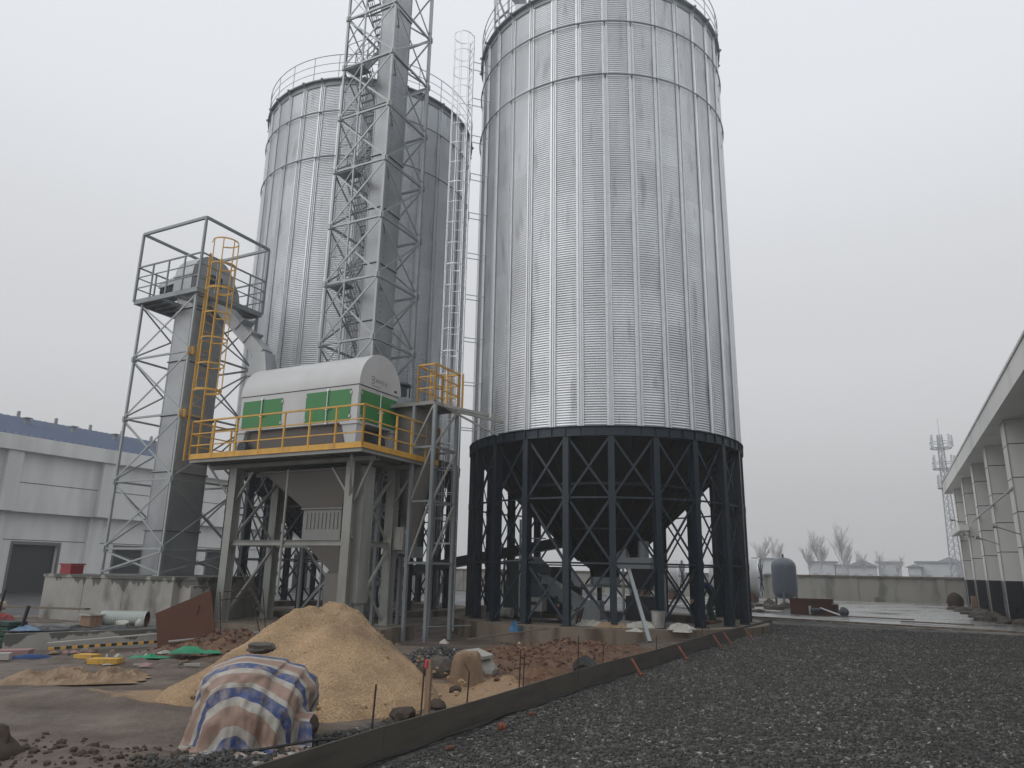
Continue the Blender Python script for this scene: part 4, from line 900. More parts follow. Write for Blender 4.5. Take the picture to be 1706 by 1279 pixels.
c5 = thing('ladder_frame', -10.2, 21.2, .2, 'thin galvanised ladder frame standing among machinery under the front silo', 'ladder')
b = MB(); b.bar((-10.5, 21.4, .2), (-10.5, 21.4, 3.2), .05); b.bar((-10.2, 21.4, .2), (-10.2, 21.4, 3.2), .05); b.build('rail', M['galv'], c5)
for k in range(8): b = MB(); b.bar((-10.5, 21.4, .5 + k * .33), (-10.2, 21.4, .5 + k * .33), .03); b.build('rung', M['galv'], c5)
b = MB(); b.bar((-10.2, 21.4, 2.6), (-9.6, 21.4, 2.6), .04); b.bar((-10.5, 21.4, 1.9), (-11.1, 21.4, 1.9), .04); b.build('arm', M['galv'], c5)
# step ladder leaning inside the cleaner bay
sl_ = thing('step_ladder', -15.4, 17.9, 0, 'aluminium step ladder standing behind the sand pile beneath the cleaner deck', 'ladder')
b = MB(); b.bar((-15.75, 17.9, .1), (-15.45, 18.3, 1.75), .04, .06); b.bar((-14.95, 17.9, .1), (-15.15, 18.3, 1.75), .04, .06); b.bar((-15.8, 18.9, .1), (-15.45, 18.35, 1.75), .03, .05); b.bar((-14.9, 18.9, .1), (-15.15, 18.35, 1.75), .03, .05); b.build('rail', M['galv_light'], sl_)
for k in range(5): t_ = .15 + k * .18; b = MB(); b.bar((-15.75 + .3 * t_, 17.9 + .4 * t_, .1 + 1.65 * t_), (-14.95 - .2 * t_, 17.9 + .4 * t_, .1 + 1.65 * t_), .08, .025); b.build('tread', M['galv_light'], sl_)
dg_ = thing('floor_motor', -16.3, 19.5, 0, 'dark blue machine unit with upright cylinder under the rear silo', 'machine')
b = MB(); b.box(-16.9, -15.9, 19.6, 20.3, .0, 1.0); b.build('cabinet', M['navy'], dg_)
b = MB(); b.tube((-16.5, 19.9, 1.0), (-16.5, 19.9, 2.0), .2, 16); b.tube((-16.5, 19.9, 2.0), (-16.5, 19.9, 2.15), .26, 16); b.build('cylinder', M['motor'], dg_)

b = MB(); b.box(-12.0, -11.2, 23.4, 24.0, .2, 1.9); b.box(-12.05, -11.15, 23.35, 23.399, .6, 1.2); solo(b, 'added_dark_cabinet', M['motor'], -11.6, 23.7, .2, 'tall dark cabinet added to deepen the shade left under the front silo', 'cabinet')  # added dark mass, deepens the shade between the left silo legs
b = MB(); b.prism([(-10.9, .2), (-9.6, .2), (-9.5, 1.1), (-9.9, 1.75), (-10.7, 1.75)], 1, 23.6, 24.3); b.tube((-9.9, 23.6, .9), (-9.4, 23.3, .9), .25, 16); solo(b, 'added_dark_blower', M['motor'], -10.2, 23.9, .2, 'dark blower housing added to deepen the shade behind the squatting worker under the front silo', 'blower')  # another added dark shape, blocks the pale view under the silo cone

# ================================================================== BUILDINGS
lb = thing('warehouse', -42, 26, -.06, 'white warehouse with blue-grey metal roof and dark roller doorways on the left', 'building')
XF = -42.0; Y0, Y1 = 8.0, 62.0
b = MB()   # lower wall with openings (doorways 23.6-26.1 and 29.5-32.4, z to 2.67)
doors_ = [(23.62, 26.12), (29.55, 32.4), (36.5, 39.3), (44, 47)]
prev = Y0
for a, c in doors_: b.box(XF - .4, XF, prev, a, -.2, 2.67); prev = c
b.box(XF - .4, XF, prev, Y1, -.2, 2.67); b.box(XF - .4, XF, Y0, Y1, 2.67, 4.2)
b.box(XF - .4, XF + .45, Y0, Y1, 4.2, 7.4)
b.box(XF - .5, XF + .9, Y0 - .5, Y1 + .5, 7.4, 8.2)
b.box(XF - 22, XF - .4, Y1 - .4, Y1, -.2, 8.2)
b.build('wall', M['white_wall'], lb)
for y in np.arange(16.7, 60, 5.45):
    b = MB(); b.box(XF + .001, XF + .75, y, y + .8, -.2, 4.199) if False else b.box(XF + .46, XF + .78, y, y + .8, 4.21, 7.39); b.box(XF + .001, XF + .22, y, y + .8, -.2, 4.195); b.build('pilaster', M['white_wall'], lb)
b = MB(); b.box(XF + .452, XF + .458, Y0, Y1, 5.74, 5.78); b.box(XF + .002, XF + .008, Y0, Y1, 2.72, 2.76); b.build('groove', M['joint'], lb)
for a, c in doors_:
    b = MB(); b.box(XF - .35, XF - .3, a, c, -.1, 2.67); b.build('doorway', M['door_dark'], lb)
    b = MB(); b.box(XF - .05, XF + .03, a - .12, c + .12, 2.5, 2.67); b.box(XF - .05, XF + .03, a - .12, a, -.1, 2.5); b.box(XF - .05, XF + .03, c, c + .12, -.1, 2.5); b.build('door_frame', M['beige'], lb)
b = MB(); b.hexa([(XF + .6, Y0 - .4, 8.205), (XF + .6, Y1 + .4, 8.205), (XF - 10, Y1 + .4, 8.205), (XF - 10, Y0 - .4, 8.205)], [(XF + .6, Y0 - .4, 8.3), (XF + .6, Y1 + .4, 8.3), (XF - 10, Y1 + .4, 11.1), (XF - 10, Y0 - .4, 11.1)])
for y in np.arange(Y0, Y1, .42): b.bar((XF + .6, y, 8.33), (XF - 9.98, y, 11.13), .05, .07)
rf = b.build('roof', M['slate'], lb)
for y in np.arange(Y0 + 2, Y1, 2.55):
    b = MB(); b.bar((XF - 9.6, y, 10.95), (XF - 9.6, y, 11.45), .16, .16); b.build('ridge_vent', M['galv_dull'], rf)
for y in np.arange(Y0 + 3.2, Y1, 3.0):
    b = MB(); b.bar((XF - 5.5, y, 9.8), (XF - 5.5, y, 10.3), .22, .22); b.box(XF - 5.75, XF - 5.25, y - .2, y + .2, 10.3, 10.36); b.build('roof_vent', M['galv_dull'], rf)
b = MB(); b.box(XF + .02, XF + .3, 38.2, 39.2, 4.6 - .9, 5.3 - .9); b.lathe([(.3, 0), (.3, .02)], (0, 0), 4); b.v = b.v[:8]; b.f = b.f[:6]
b.build('air_conditioner', M['grey_paint'], lb)

rb = thing('hall', 5.5, 45, 0, 'pale grey hall with deep column fins, dark tiled base and overhanging roof on the right', 'building')
b = MB(); b.box(6.3, 20, 10, 52.5, -.1, 6.729); b.build('wall', M['grey_wall'], rb)
XC = 3.86
for y in list(np.arange(12.1, 51, 5.42)):
    b = MB(); b.box(XC, 6.299, y, y + 1.15, 1.55, 6.725); col_ = b.build('column_fin', M['grey_wall'], rb)
    b = MB()
    for z in (2.6, 3.7, 4.8, 5.9): b.box(XC - .002, 6.298, y - .003, y + 1.153, z, z + .03)
    b.build('joint', M['joint'], col_)
    b = MB(); b.box(XC - .01, 6.29, y - .01, y + 1.16, -.1, 1.548); b.build('tiled_base', M['dark_tile'], col_)
    b = MB(); b.box(XC - .035, XC - .012, y - .03, y + .05, -.05, 6.7); b.build('corner_trim', M['white'], col_)
b = MB(); b.box(6.28, 6.299, 10, 52.5, -.1, 1.55); b.build('tiled_base', M['dark_tile'], rb)
b = MB(); b.box(3.5, 20.5, 8, 53.2, 6.73, 7.40); b.box(3.46, 20.6, 7.9, 53.3, 7.401, 7.44); b.build('roof_overhang', M['grey_wall'], rb)
b = MB()
for h in (.12, .24): b.bar((3.6, 8, 7.44 + h), (3.6, 53.1, 7.44 + h), .018, .018)
for y in np.arange(8, 53.2, 1.5): b.bar((3.6, y, 7.44), (3.6, y, 7.70), .022)
b.build('roof_edge_rail', M['galv'], rb)
b = MB(); b.box(3.4, 3.84, 44.2, 50.6, 4.0, 4.3); b.build('canopy', M['grey_wall'], rb)
for y, z in ((44.6, 4.3), (39.2, 3.3), (33.8, 2.9), (28.4, 3.0)):
    b = MB(); b.bar((3.84, y, z), (3.2, y - .3, z + .22), .03); b.tube((3.2, y - .3, z + .22), (3.05, y - .38, z + .24), .04, 8, .06); b.build('lamp_arm', M['galv'], rb)
b = MB(); b.bar((3.83, 42.5, 4.3), (3.83, 28.5, 4.5), .05); b.build('conduit_pipe', M['galv'], rb)

# boundary wall
bw = thing('boundary_wall', -18, 55, 0, 'long stained grey rendered boundary wall across the far end of the yard', 'wall')
b = MB(); b.box(-60, 6.6, 55, 55.25, -.2, 1.58)
for x in np.arange(-58, 4.5, 5.05): b.box(x, x + .45, 54.93, 54.999, -.2, 1.575)
b.build('panel', M['wallrender'], bw)
b = MB(); b.box(-60, 6.6, 54.86, 55.35, 1.582, 1.68); b.build('coping', M['dirty_concrete'], bw)
b = MB(); b.box(-1.05, -.75, 54.3, 54.9, .0, .32); solo(b, 'stone_block', M['dirty_concrete'], -.9, 54.6, 0, 'small dark concrete stub standing in front of the boundary wall', 'block')

# distant houses
def house(x0, x1, y, h, flat, label, dep=9, wing=None):
    o = thing('house', (x0 + x1) / 2, y, 0, label, 'house', 'far houses beyond the boundary wall')
    b = MB(); b.box(x0, x1, y, y + dep, -.3, h); b.build('wall', M['farwall'], o)
    b = MB()
    if flat: b.box(x0 - .5, x1 + .5, y - .5, y + dep + .5, h, h + .35)
    else: b.prism([(x0 - .7, h), (x1 + .7, h), ((x0 + x1) / 2, h + (x1 - x0) * .28)], 1, y - .6, y + dep + .6)
    b.build('roof', M['farroof'], o)
    n_ = max(2, int((x1 - x0) / 3.2))
    for fl in range(max(1, int(h // 2.9))):
        for i in range(n_):
            cx = x0 + (i + .5) * (x1 - x0) / n_; b = MB(); b.box(cx - .6, cx + .6, y - .05, y - .01, .9 + fl * 2.9, 2.3 + fl * 2.9); b.build('window', M['farwindow'], o)
    return o
house(4.0, 6.4, 196, 4.0, False, 'far small gabled outhouse left of the wide pale house near the hall')
house(6.0, 13.6, 200, 5.1, True, 'wide pale flat-roofed house beyond the wall, nearest the hall')
house(10.4, 15.6, 208, 5.2, False, 'house with a rounded dark gable half behind the telecom mast')
house(-8.6, -2.8, 196, 4.0, False, 'pale gabled house beyond the middle of the boundary wall')
house(-2.4, 2.6, 202, 5.0, True, 'narrow flat-roofed house right beside the pale gabled house')
house(-18, -12, 200, 4.9, True, 'pale house behind the bare trees, left of the gabled house')
house(-11.8, -9.2, 200, 4.2, True, 'small bluish shed-like house just left of the gabled house')
house(-29.5, -25.5, 190, 5.4, True, 'pale flat-roofed house seen above the wall beside the round grey tank')

# telecom mast
tm = thing('telecom_mast', 8.4, 122, 0, 'tall hazy lattice telecom mast with three antenna rings beside the hall roof', 'mast')
b = MB()
for k in range(3):
    a = k * 2.094 + .5; b.bar((8.4 + .9 * math.cos(a), 122 + .9 * math.sin(a), 0), (8.4 + .35 * math.cos(a), 122 + .35 * math.sin(a), 22), .17)
for i in range(22):
    r0, r1 = .9 - .55 * i / 22, .9 - .55 * (i + 1) / 22
    for k in range(3):
        a, c = k * 2.094 + .5, (k + 1) * 2.094 + .5
        b.bar((8.4 + r0 * math.cos(a), 122 + r0 * math.sin(a), i), (8.4 + r1 * math.cos(c), 122 + r1 * math.sin(c), i + 1), .06); b.bar((8.4 + r1 * math.cos(a), 122 + r1 * math.sin(a), i + 1), (8.4 + r1 * math.cos(c), 122 + r1 * math.sin(c), i + 1), .05)
b.bar((8.4, 122, 22), (8.4, 122, 24.3), .06); b.build('lattice', M['galv'], tm)
for z, rr in ((20.0, 1.35), (17.0, 1.35), (14.2, 1.0)):
    b = MB(); b.path(arc((8.4, 122), rr, 0, 2 * math.pi, 16, z)[:-1], .07, 5, closed=True); b.path(arc((8.4, 122), rr, 0, 2 * math.pi, 16, z + .9)[:-1], .05, 5, closed=True)
    for k in range(8):
        a = k * math.pi / 4; x, y = 8.4 + rr * math.cos(a), 122 + rr * math.sin(a); b.bar((8.4, 122, z), (x, y, z), .05); b.bar((x, y, z), (x, y, z + .9), .05)
    q = b.build('ring_platform', M['galv'], tm)
    for k in (0, 2, 3, 5, 7):
        a = k * math.pi / 4; x, y = 8.4 + (rr + .15) * math.cos(a), 122 + (rr + .15) * math.sin(a); b = MB(); b.box(x - .13, x + .13, y - .08, y + .08, z + .2, z + 1.9); b.build('antenna_panel', M['farwall'], q)

# bare trees
def bare_tree(seed, H):
    r = random.Random(seed); b = MB(); tw_ = MB()
    def grow(p, d, L_, rad_, lv):
        n_ = 3; q = p; d = Vector(d)
        for i in range(n_):
            d2 = (d + Vector((r.uniform(-.16, .16), r.uniform(-.16, .16), r.uniform(-.02, .16)))).normalized(); q2 = q + d2 * (L_ / n_)
            (b if lv < 3 else tw_).tube(q, q2, rad_ * (1 - .22 * i / n_), 5 if lv < 2 else 3, rad_ * (1 - .22 * (i + 1) / n_), cap=False)
            d = d2; q = q2
            if lv < 5 and (i > 0 or lv > 0):
                for _ in range(2 if lv > 1 else 3):
                    a = r.uniform(0, 6.28); side = Vector((math.cos(a), math.sin(a), r.uniform(.3, .9))).normalized()
                    grow(q, (d * .9 + side * .62).normalized(), L_ * r.uniform(.42, .60), rad_ * .45, lv + 1 if r.random() < .75 else lv + 2)
        if lv < 5: grow(q, d, L_ * .62, rad_ * .62, lv + 1)
    grow(Vector((0, 0, 0)), Vector((0, 0, 1)), H * .48, H * .010, 0)
    return b, tw_
protos = []
for sd_, H_ in ((3, 6.0), (11, 6.2)):
    tb_, tt_ = bare_tree(sd_, H_); o = bpy.data.objects.new('bare_tree', None); COL.objects.link(o)
    tb_.build('trunk', M['hazed_bark'], o, fix=False); tt_.build('crown', M['hazed_bark'], o, fix=False); protos.append(o)
TL = [(-9.6, 128, 1.35, 0, 'slim bare tree beyond the wall just right of the grey pressure tank'), (-6.6, 130, 1.45, 1, 'bare leafless tree beyond the wall, second to the right of the pressure tank'),
      (-17.6, 140, 1.25, 1, 'pale bare tree showing just right of the front silo legs'), (-20.8, 142, 1.3, 0, 'leftmost bare tree, partly hidden behind the front silo legs'), (-13.4, 150, 1.2, 0, 'faint bare tree above the grey pressure tank'),
      (-5.2, 185, 1.15, 0, 'hazy bare tree left of the gabled house'), (-1.8, 187, 1.1, 1, 'hazy bare tree directly left above the gabled house roof'), (-8.4, 185, 1.15, 1, 'hazy low bare tree between the pale houses'),
      (1.6, 188, 1.0, 0, 'faint low bare tree above the gabled house')]
for i, (x, y, s_, k, lab) in enumerate(TL):
    o = protos[k] if not protos[k].get('label') else copy_tree(protos[k])
    o.location = S(x, y, -.1); o.rotation_euler = (0, 0, i * 1.3); o.scale = (s_, s_, s_); tag(o, lab, 'tree', 'bare trees beyond the boundary wall')

# yard equipment
pt = thing('pressure_tank', -4.93, 41.2, 0, 'upright blue-grey pressure tank on short legs in the wet yard', 'tank')
b = MB(); b.lathe([(.01, 2.52), (.25, 2.48), (.45, 2.38), (.58, 2.22), (.62, 2.05), (.62, .85), (.58, .68), (.45, .53), (.2, .45), (.01, .43)], (-4.93, 41.2), 32); b.build('vessel', M['tank'], pt, smooth=True)
for k in range(3):
    a = 2.094 * k + .5; b = MB(); b.bar((-4.93 + .6 * math.cos(a), 41.2 + .6 * math.sin(a), .04), (-4.93 + .58 * math.cos(a), 41.2 + .58 * math.sin(a), .95), .10, .05); b.build('leg', M['tank'], pt)
b = MB(); b.tube((-4.93, 41.2, 2.5), (-4.93, 41.2, 2.68), .05, 8); b.build('nozzle', M['motor'], pt)
for (x0, x1, y, zc, rr, lab) in ((-9.6, -6.85, 46.0, 1.45, 1.06, 'big white ribbed drum on a cradle just right of the front silo legs'), (-14.6, -11.75, 47.0, 1.45, .95, 'white ribbed drum lying in the yard, seen through the front silo legs')):
    o = thing('ribbed_drum', (x0 + x1) / 2, y, 0, lab, 'drum')
    b = MB(); n_ = 20; pr = []
    b.tube((x0, y, zc), (x1, y, zc), rr, 40)
    for i in range(n_): x = x0 + (x1 - x0) * (i + .5) / n_; b.tube((x - .035, y, zc), (x + .035, y, zc), rr + .03, 40)
    b.build('shell', M['grey_paint'], o)
    b = MB(); b.tube((x1, y, zc), (x1 + .05, y, zc), rr + .06, 40); b.build('end_flange', M['galv_light'], o)
    b = MB(); b.tube((x1 + .05, y, zc), (x1 + .16, y, zc), .22, 16)
    for k in range(8): a = k * math.pi / 4; b.bar((x1 + .07, y + .2 * math.cos(a), zc + .2 * math.sin(a)), (x1 + .07, y + rr * math.cos(a), zc + rr * math.sin(a)), .05)
    b.build('hub', M['motor'], o)
    b = MB(); b.box(x0 + .3, x0 + .6, y - rr, y + rr, .0, .55); b.box(x1 - .6, x1 - .3, y - rr, y + rr, .0, .55); b.build('cradle', M['rust'], o)
rx = thing('skip_box', -3.0, 33.7, 0, 'low dark rusty steel box standing at the far edge of the gravel', 'box')
b = MB()
b.box(-3.85, -2.25, 33.4, 33.45, .05, .68); b.box(-3.85, -2.25, 34.6, 34.65, .05, .66); b.box(-3.85, -3.8, 33.451, 34.599, .05, .67); b.box(-2.3, -2.25, 33.451, 34.599, .05, .67); b.box(-3.84, -2.26, 33.46, 34.59, .05, .09); b.box(-3.88, -2.22, 33.37, 33.399, .62, .70); b.build('shell', M['rust'], rx)
b = MB(); b.box(-2.24, -2.05, 33.5, 34.4, .05, .48); b.build('side_step', M['rust'], rx)
pm = thing('scrap_pump', -2.9, 33.1, .05, 'greasy little pump with pipe lying against the rusty box', 'pump')
b = MB(); b.tube((-3.0, 33.1, .22), (-2.65, 33.0, .24), .12, 12); b.build('body', M['motor'], pm)
b = MB(); b.blob((-1.78, 33.0, .2), (.18, .15, .2), 5, .3); b.build('impeller_casing', M['motor'], pm)
b = MB(); b.tube((-3.05, 33.05, .1), (-3.05, 33.05, .42), .05, 8); b.tube((-2.65, 33.0, .35), (-1.95, 32.8, .12), .03, 8); b.build('pipe', M['galv_light'], pm)
b = MB(); b.blob((3.0, 47.2, .4), (.42, .42, .5), 3, .12); solo(b, 'round_drum', M['rebar'], 3.0, 47.2, .05, 'dark round rusty drum resting against the far corner of the hall', 'drum', smooth=True)
b = MB(); b.box(3.6, 4.0, 45.2, 45.6, .35, .75); b.box(3.55, 4.05, 45.15, 45.65, .05, .349); solo(b, 'cardboard_carton', M['burlap'], 3.8, 45.4, .05, 'small tan carton standing at the hall base beside the round drum', 'carton')
names = [('rubble_heap', 'rock', 'grey rubble heap', 'rubble')]
rr_ = random.Random(5)
b = MB()
for i in range(60):
    t_ = rr_.random(); b.blob((3.2 + rr_.uniform(-.5, .7) + t_ * .3, 45.5 - t_ * 13 + rr_.uniform(-.6, .6), .08), (rr_.uniform(.1, .4), rr_.uniform(.1, .35), rr_.uniform(.05, .22)), i, .4, 1)
solo(b, 'rubble', M['rock'], 3.5, 39, 0, 'ragged strip of rubble and soil lying along the dark base of the hall', 'rubble', kind='stuff')
b = MB()
for i in range(45): b.blob((-6.9 + rr_.uniform(-1.2, 2.4), 37 + rr_.uniform(-3, 4), .1), (rr_.uniform(.1, .45), rr_.uniform(.1, .4), rr_.uniform(.06, .3)), i + 90, .45, 1)
solo(b, 'rubble', M['rock'], -6, 37, 0, 'dark broken rubble piled in the yard between silo legs and pressure tank', 'rubble', kind='stuff')
for i, (x0, y0, x1, y1, lab) in enumerate(((-6.6, 36.2, -4.3, 33.9, 'pale flat board lying in front of the pressure tank'), (-7.4, 35.0, -5.2, 34.6, 'grey broken board lying left of the rusty box'), (-2.0, 32.6, .6, 31.6, 'thin dark plank lying on the wet yard right of the rusty box'), (.2, 30.6, 2.3, 29.7, 'dark plank lying on the wet yard edge toward the hall'))):
    b = MB(); b.bar((x0, y0, .09), (x1, y1, .11), .5 if i < 2 else .16, .04); solo(b, 'board', M['white'] if i == 0 else M['oldwood'], (x0 + x1) / 2, (y0 + y1) / 2, .05, lab, 'board')
b = MB(); b.hexa([(-5.2, 29.75, -.1), (5, 26.75, -.1), (5, 26.9, -.1), (-5.2, 29.9, -.1)], [(-5.2, 29.75, .10), (5, 26.75, .10), (5, 26.9, .10), (-5.2, 29.9, .10)])
solo(b, 'kerb', M['dirty_concrete'], 0, 28.3, 0, 'low dark concrete kerb where the gravel meets the wet concrete yard', 'kerb')

# ================================================================== FOREGROUND
# formwork board
fb = thing('formwork_board', -4.05, 10, 0, 'long grey-brown timber formwork board edging the gravel road, held by rebar stakes', 'formwork board')
pts = [(-4.02, 3.6), (-4.04, 5.6), (-4.06, 7.2), (-4.04, 9.0), (-4.00, 11.0), (-3.93, 13.5), (-3.86, 16.0), (-3.80, 18.4), (-3.66, 20.8), (-3.55, 23.0), (-3.45, 25.0)]
for i, (p, q) in enumerate(zip(pts, pts[1:])):
    b = MB(); p, q = Vector((*p, 0)), Vector((*q, 0)); d = (q - p).normalized(); n_ = Vector((d.y, -d.x, 0)) * .009; e_ = d * .004; hz0 = .265 + .012 * math.sin(i * 2.1); hz1 = .265 + .012 * math.sin(i * 2.1 + 2)
    b.hexa([p - n_ + e_ - Vector((0, 0, .1)), p + n_ + e_ - Vector((0, 0, .1)), q + n_ - Vector((0, 0, .1)), q - n_ - Vector((0, 0, .1))], [p - n_ + e_ + Vector((0, 0, hz0)), p + n_ + e_ + Vector((0, 0, hz0)), q + n_ + Vector((0, 0, hz1)), q - n_ + Vector((0, 0, hz1))])
    b.build('board_panel', M['formboard'], fb)
b = MB()
pp = [Vector((x + .06 + .02 * math.sin(y * 3), y, .03 + .012 * math.sin(y * 5))) for x, y in [(pts[0][0] + (pts[-1][0] - pts[0][0]) * 0, 3.6)] + [(np.interp(y, [a[1] for a in pts], [a[0] for a in pts]), y) for y in np.arange(3.8, 20, .25)]]
b.path(pp, .012, 6); solo(b, 'black_cable', M['black'], -4, 10, 0, 'thin black cable lying along the gravel side of the formwork board', 'cable')

ords = ['nearest', 'second', 'third', 'fourth', 'fifth', 'sixth', 'seventh', 'eighth', 'ninth']
bars = [(-4.10, 5.50, .62, 0, 'tall thin rusty rebar stake nearest the camera at the board'), (-4.55, 6.95, .70, .0, 'rusty rebar stake just left of the red-tipped wooden stake'), (-4.35, 7.56, .48, .0, 'short rusty rebar stake with bent tip right of the wooden stake'),
        (-4.07, 8.3, .68, 0, 'tall rusty rebar stake against the board before the red soil'), (-4.45, 9.2, .55, 0, 'rusty rebar stake standing in the red soil behind the board'), (-4.02, 10.05, .72, 0, 'tall dark rebar stake fixed to the board left of the black drain mouth'),
        (-4.5, 12.4, .42, 0, 'short rebar stake in soil right of the black drain mouth'), (-4.2, 14.6, .42, 0, 'short rebar stake near the second orange wedge'), (-3.95, 17.5, .6, 0, 'far rebar stake at the board near the front silo legs')]
for x, y, h, k, lab in bars:
    b = MB(); b.tube((x, y, -.05), (x + .015, y + .02, h), .0085, 8)
    for i in range(int(h / .03)): b.tube((x + .015 * i * .03 / h, y + .02 * i * .03 / h, i * .03), (x + .015 * i * .03 / h, y + .02 * i * .03 / h, i * .03 + .006), .0105, 6)
    if 'bent' in lab: b.tube((x + .015, y + .02, h), (x - .05, y + .02, h + .09), .006, 6)
    solo(b, 'rebar_stake', M['rebar'], x, y, 0, lab, 'stake', 'rusty rebar stakes along the formwork board')
ws = thing('wooden_stake', -4.42, 6.88, 0, 'pale wooden stake with red paint on its tip behind the formwork board', 'stake')
b = MB(); b.hexa([(-4.455, 6.86, -.05), (-4.40, 6.86, -.05), (-4.40, 6.90, -.05), (-4.455, 6.90, -.05)], [(-4.45, 6.87, .66), (-4.395, 6.87, .68), (-4.395, 6.91, .68), (-4.45, 6.91, .65)]); b.build('post', M['wood'], ws)
b = MB(); b.hexa([(-4.468, 6.855, .60), (-4.44, 6.852, .585), (-4.44, 6.89, .585), (-4.468, 6.89, .6)], [(-4.466, 6.86, .675), (-4.43, 6.857, .665), (-4.43, 6.90, .665), (-4.466, 6.90, .675)]); b.build('paint_tip', mat('red_paint', (.4, .04, .06), .6), ws)
for x, y, kind, lab in ((-3.72, 7.22, 0, 'small orange-red lump on gravel beside the board, right of the nearest wedge'), (-3.75, 6.25, 1, 'dull red brick fragment on gravel at the foot of the board, nearest the camera'), (-3.8, 8.1, 1, 'reddish brick bit on the gravel under the cable'),
                        (-3.75, 12.05, 2, 'orange wooden wedge leaning on the board, nearest the camera'), (-3.66, 14.7, 2, 'second orange wooden wedge leaning on the board'), (-3.62, 17.7, 2, 'third orange wedge leaning on the board near the silo'), (-3.56, 18.6, 2, 'fourth orange wedge leaning on the board near the silo'), (-3.42, 20.6, 2, 'farthest orange wedge leaning on the board by the last silo leg')):
    b = MB()
    if kind == 0: b.blob((x, y, .04), (.045, .04, .045), 3, .4, 2)
    elif kind == 1: b.blob((x, y, .02), (.06, .045, .03), int(x * 99), .5, 1)
    else: b.bar((x - .13, y + .02, .25), (x + .05, y - .07, .02), .04, .02); b.bar((x - .02, y + .07, .04), (x + .09, y - .04, .03), .03, .02)
    solo(b, 'orange_wedge' if kind == 2 else 'brick_fragment', M['orange'] if kind != 1 else M['rust'], x, y, 0, lab, 'wedge' if kind == 2 else 'brick', 'orange wedges bracing the formwork board' if kind == 2 else None)

# sand pile
def sand_heap(cx, cy, H, nr=70, na=150, seed=4):
    vs = [(cx, cy, H)]; fs = []
    for j in range(1, nr + 1):
        t = j / nr
        for i in range(na):
            a = 2 * math.pi * i / na; dx, dy = math.cos(a), math.sin(a)
            fwd = dx * .64 - dy * .77; rt = dx * .77 + dy * .64
            Rr = 1.50 + (.70 * max(0, fwd) ** 1.6 * (1 - .75 * max(0, -rt) - 0)) + .12 * mnoise.noise(Vector((dx * 2, dy * 2, 5))) - .1 * max(0, rt) + .75 * max(0, -rt * .93 + fwd * .36) ** 16
            r_ = t * Rr; x, y = cx + dx * r_, cy + dy * r_
            h = H * (math.sqrt(max(0, 1 - t) ** 2 + .0) - .0); h = H * (1 - math.sqrt(t * t + .045)) / (1 - math.sqrt(.045)) if t < 1 else -.02
            h += .03 * (t * (1 - t)) * 4 * (mnoise.noise(Vector((x * 1.6, y * 1.6, 3))) * 2)
            h += .022 * mnoise.noise(Vector((x * 5, y * 5, 9))) + .020 * mnoise.noise(Vector((x * 13, y * 13, 2))) + .014 * mnoise.noise(Vector((x * 31, y * 31, 6)))
            # scooped lumpy crest
            h += .13 * math.exp(-(t / .40) ** 2) * mnoise.noise(Vector((x * 4, y * 4, 8))) + .09 * math.exp(-((rt * r_ + .62) / .35) ** 2 - ((fwd * r_ - .0) / .6) ** 2)
            h -= .05 * max(0, (t - .9) / .1)
            vs.append((x, y, h + .02))
    for i in range(na): fs.append((0, 1 + i, 1 + (i + 1) % na))
    for j in range(nr - 1):
        for i in range(na): a_, b_ = 1 + j * na + i, 1 + j * na + (i + 1) % na; fs.append((a_, a_ + na, b_ + na, b_))
    b = MB(); b.add(vs, fs); return b
solo(sand_heap(-6.88, 8.28, 1.08), 'sand_pile', M['sand'], -6.88, 8.28, 0, 'big heap of damp yellow sand in the foreground behind the striped tarp', 'sand pile', smooth=True, kind='stuff')
b = MB(); r2 = random.Random(9)
for i in range(240):
    a = r2.uniform(0, 6.28); t_ = r2.random() ** .5; fx = math.cos(a); fy = math.sin(a); R0 = 1.9 + .5 * max(0, fx * .64 - fy * .77)
    x, y = -6.88 + fx * R0 * t_, 8.28 + fy * R0 * t_; z = 1.05 * (1 - t_); s_ = r2.uniform(.008, .03) * (1.8 if t_ > .85 else 1); b.blob((x, y, z), (s_, s_ * .8, s_ * .7), i, .4, 1)
solo(b, 'sand_clods', M['sand'], -6.88, 8.28, 0, 'small sand clods scattered over the slopes and foot of the sand heap', 'clods', kind='stuff')
# concrete stump with sand, slab and boulders behind the stake
b = MB(); b.lathe([(.27 - .0, -.05), (.25, .08), (.225, .2), (.205, .32), (.19, .40), (.14, .44), (.01, .45)], (-5.62, 9.75), 40)
b.v = [(x + .022 * mnoise.noise(Vector((x * 9, y * 9, z * 7))) + .01 * mnoise.noise(Vector((x * 30, y * 30, z * 25))), y + .022 * mnoise.noise(Vector((y * 9, z * 9, x * 7))), z + .03 * mnoise.noise(Vector((x * 8, y * 8, 1)))) for x, y, z in b.v]
solo(b, 'sand_covered_stump', mat('sandy_concrete', (.22, .15, .095), .95, 0, .15, 4, bump=.6, bscale=20, stain=(.10, .06, .04), stain_amt=.6), -5.62, 9.75, 0, 'squat sand-covered concrete stump right of the wooden stake', 'stump', smooth=True)
b = MB(); b.hexa([(-6.0, 10.25, .36), (-5.55, 10.1, .3), (-5.5, 10.35, .31), (-5.85, 10.5, .38)], [(-6.0, 10.25, .40), (-5.55, 10.1, .345), (-5.5, 10.35, .355), (-5.85, 10.5, .42)]); b.blob((-5.75, 10.35, .15), (.3, .25, .22), 77, .3, 2)
solo(b, 'broken_slab', M['concrete'], -5.75, 10.3, .1, 'pale broken concrete flake lying on soil just behind the sand-covered stump', 'slab')
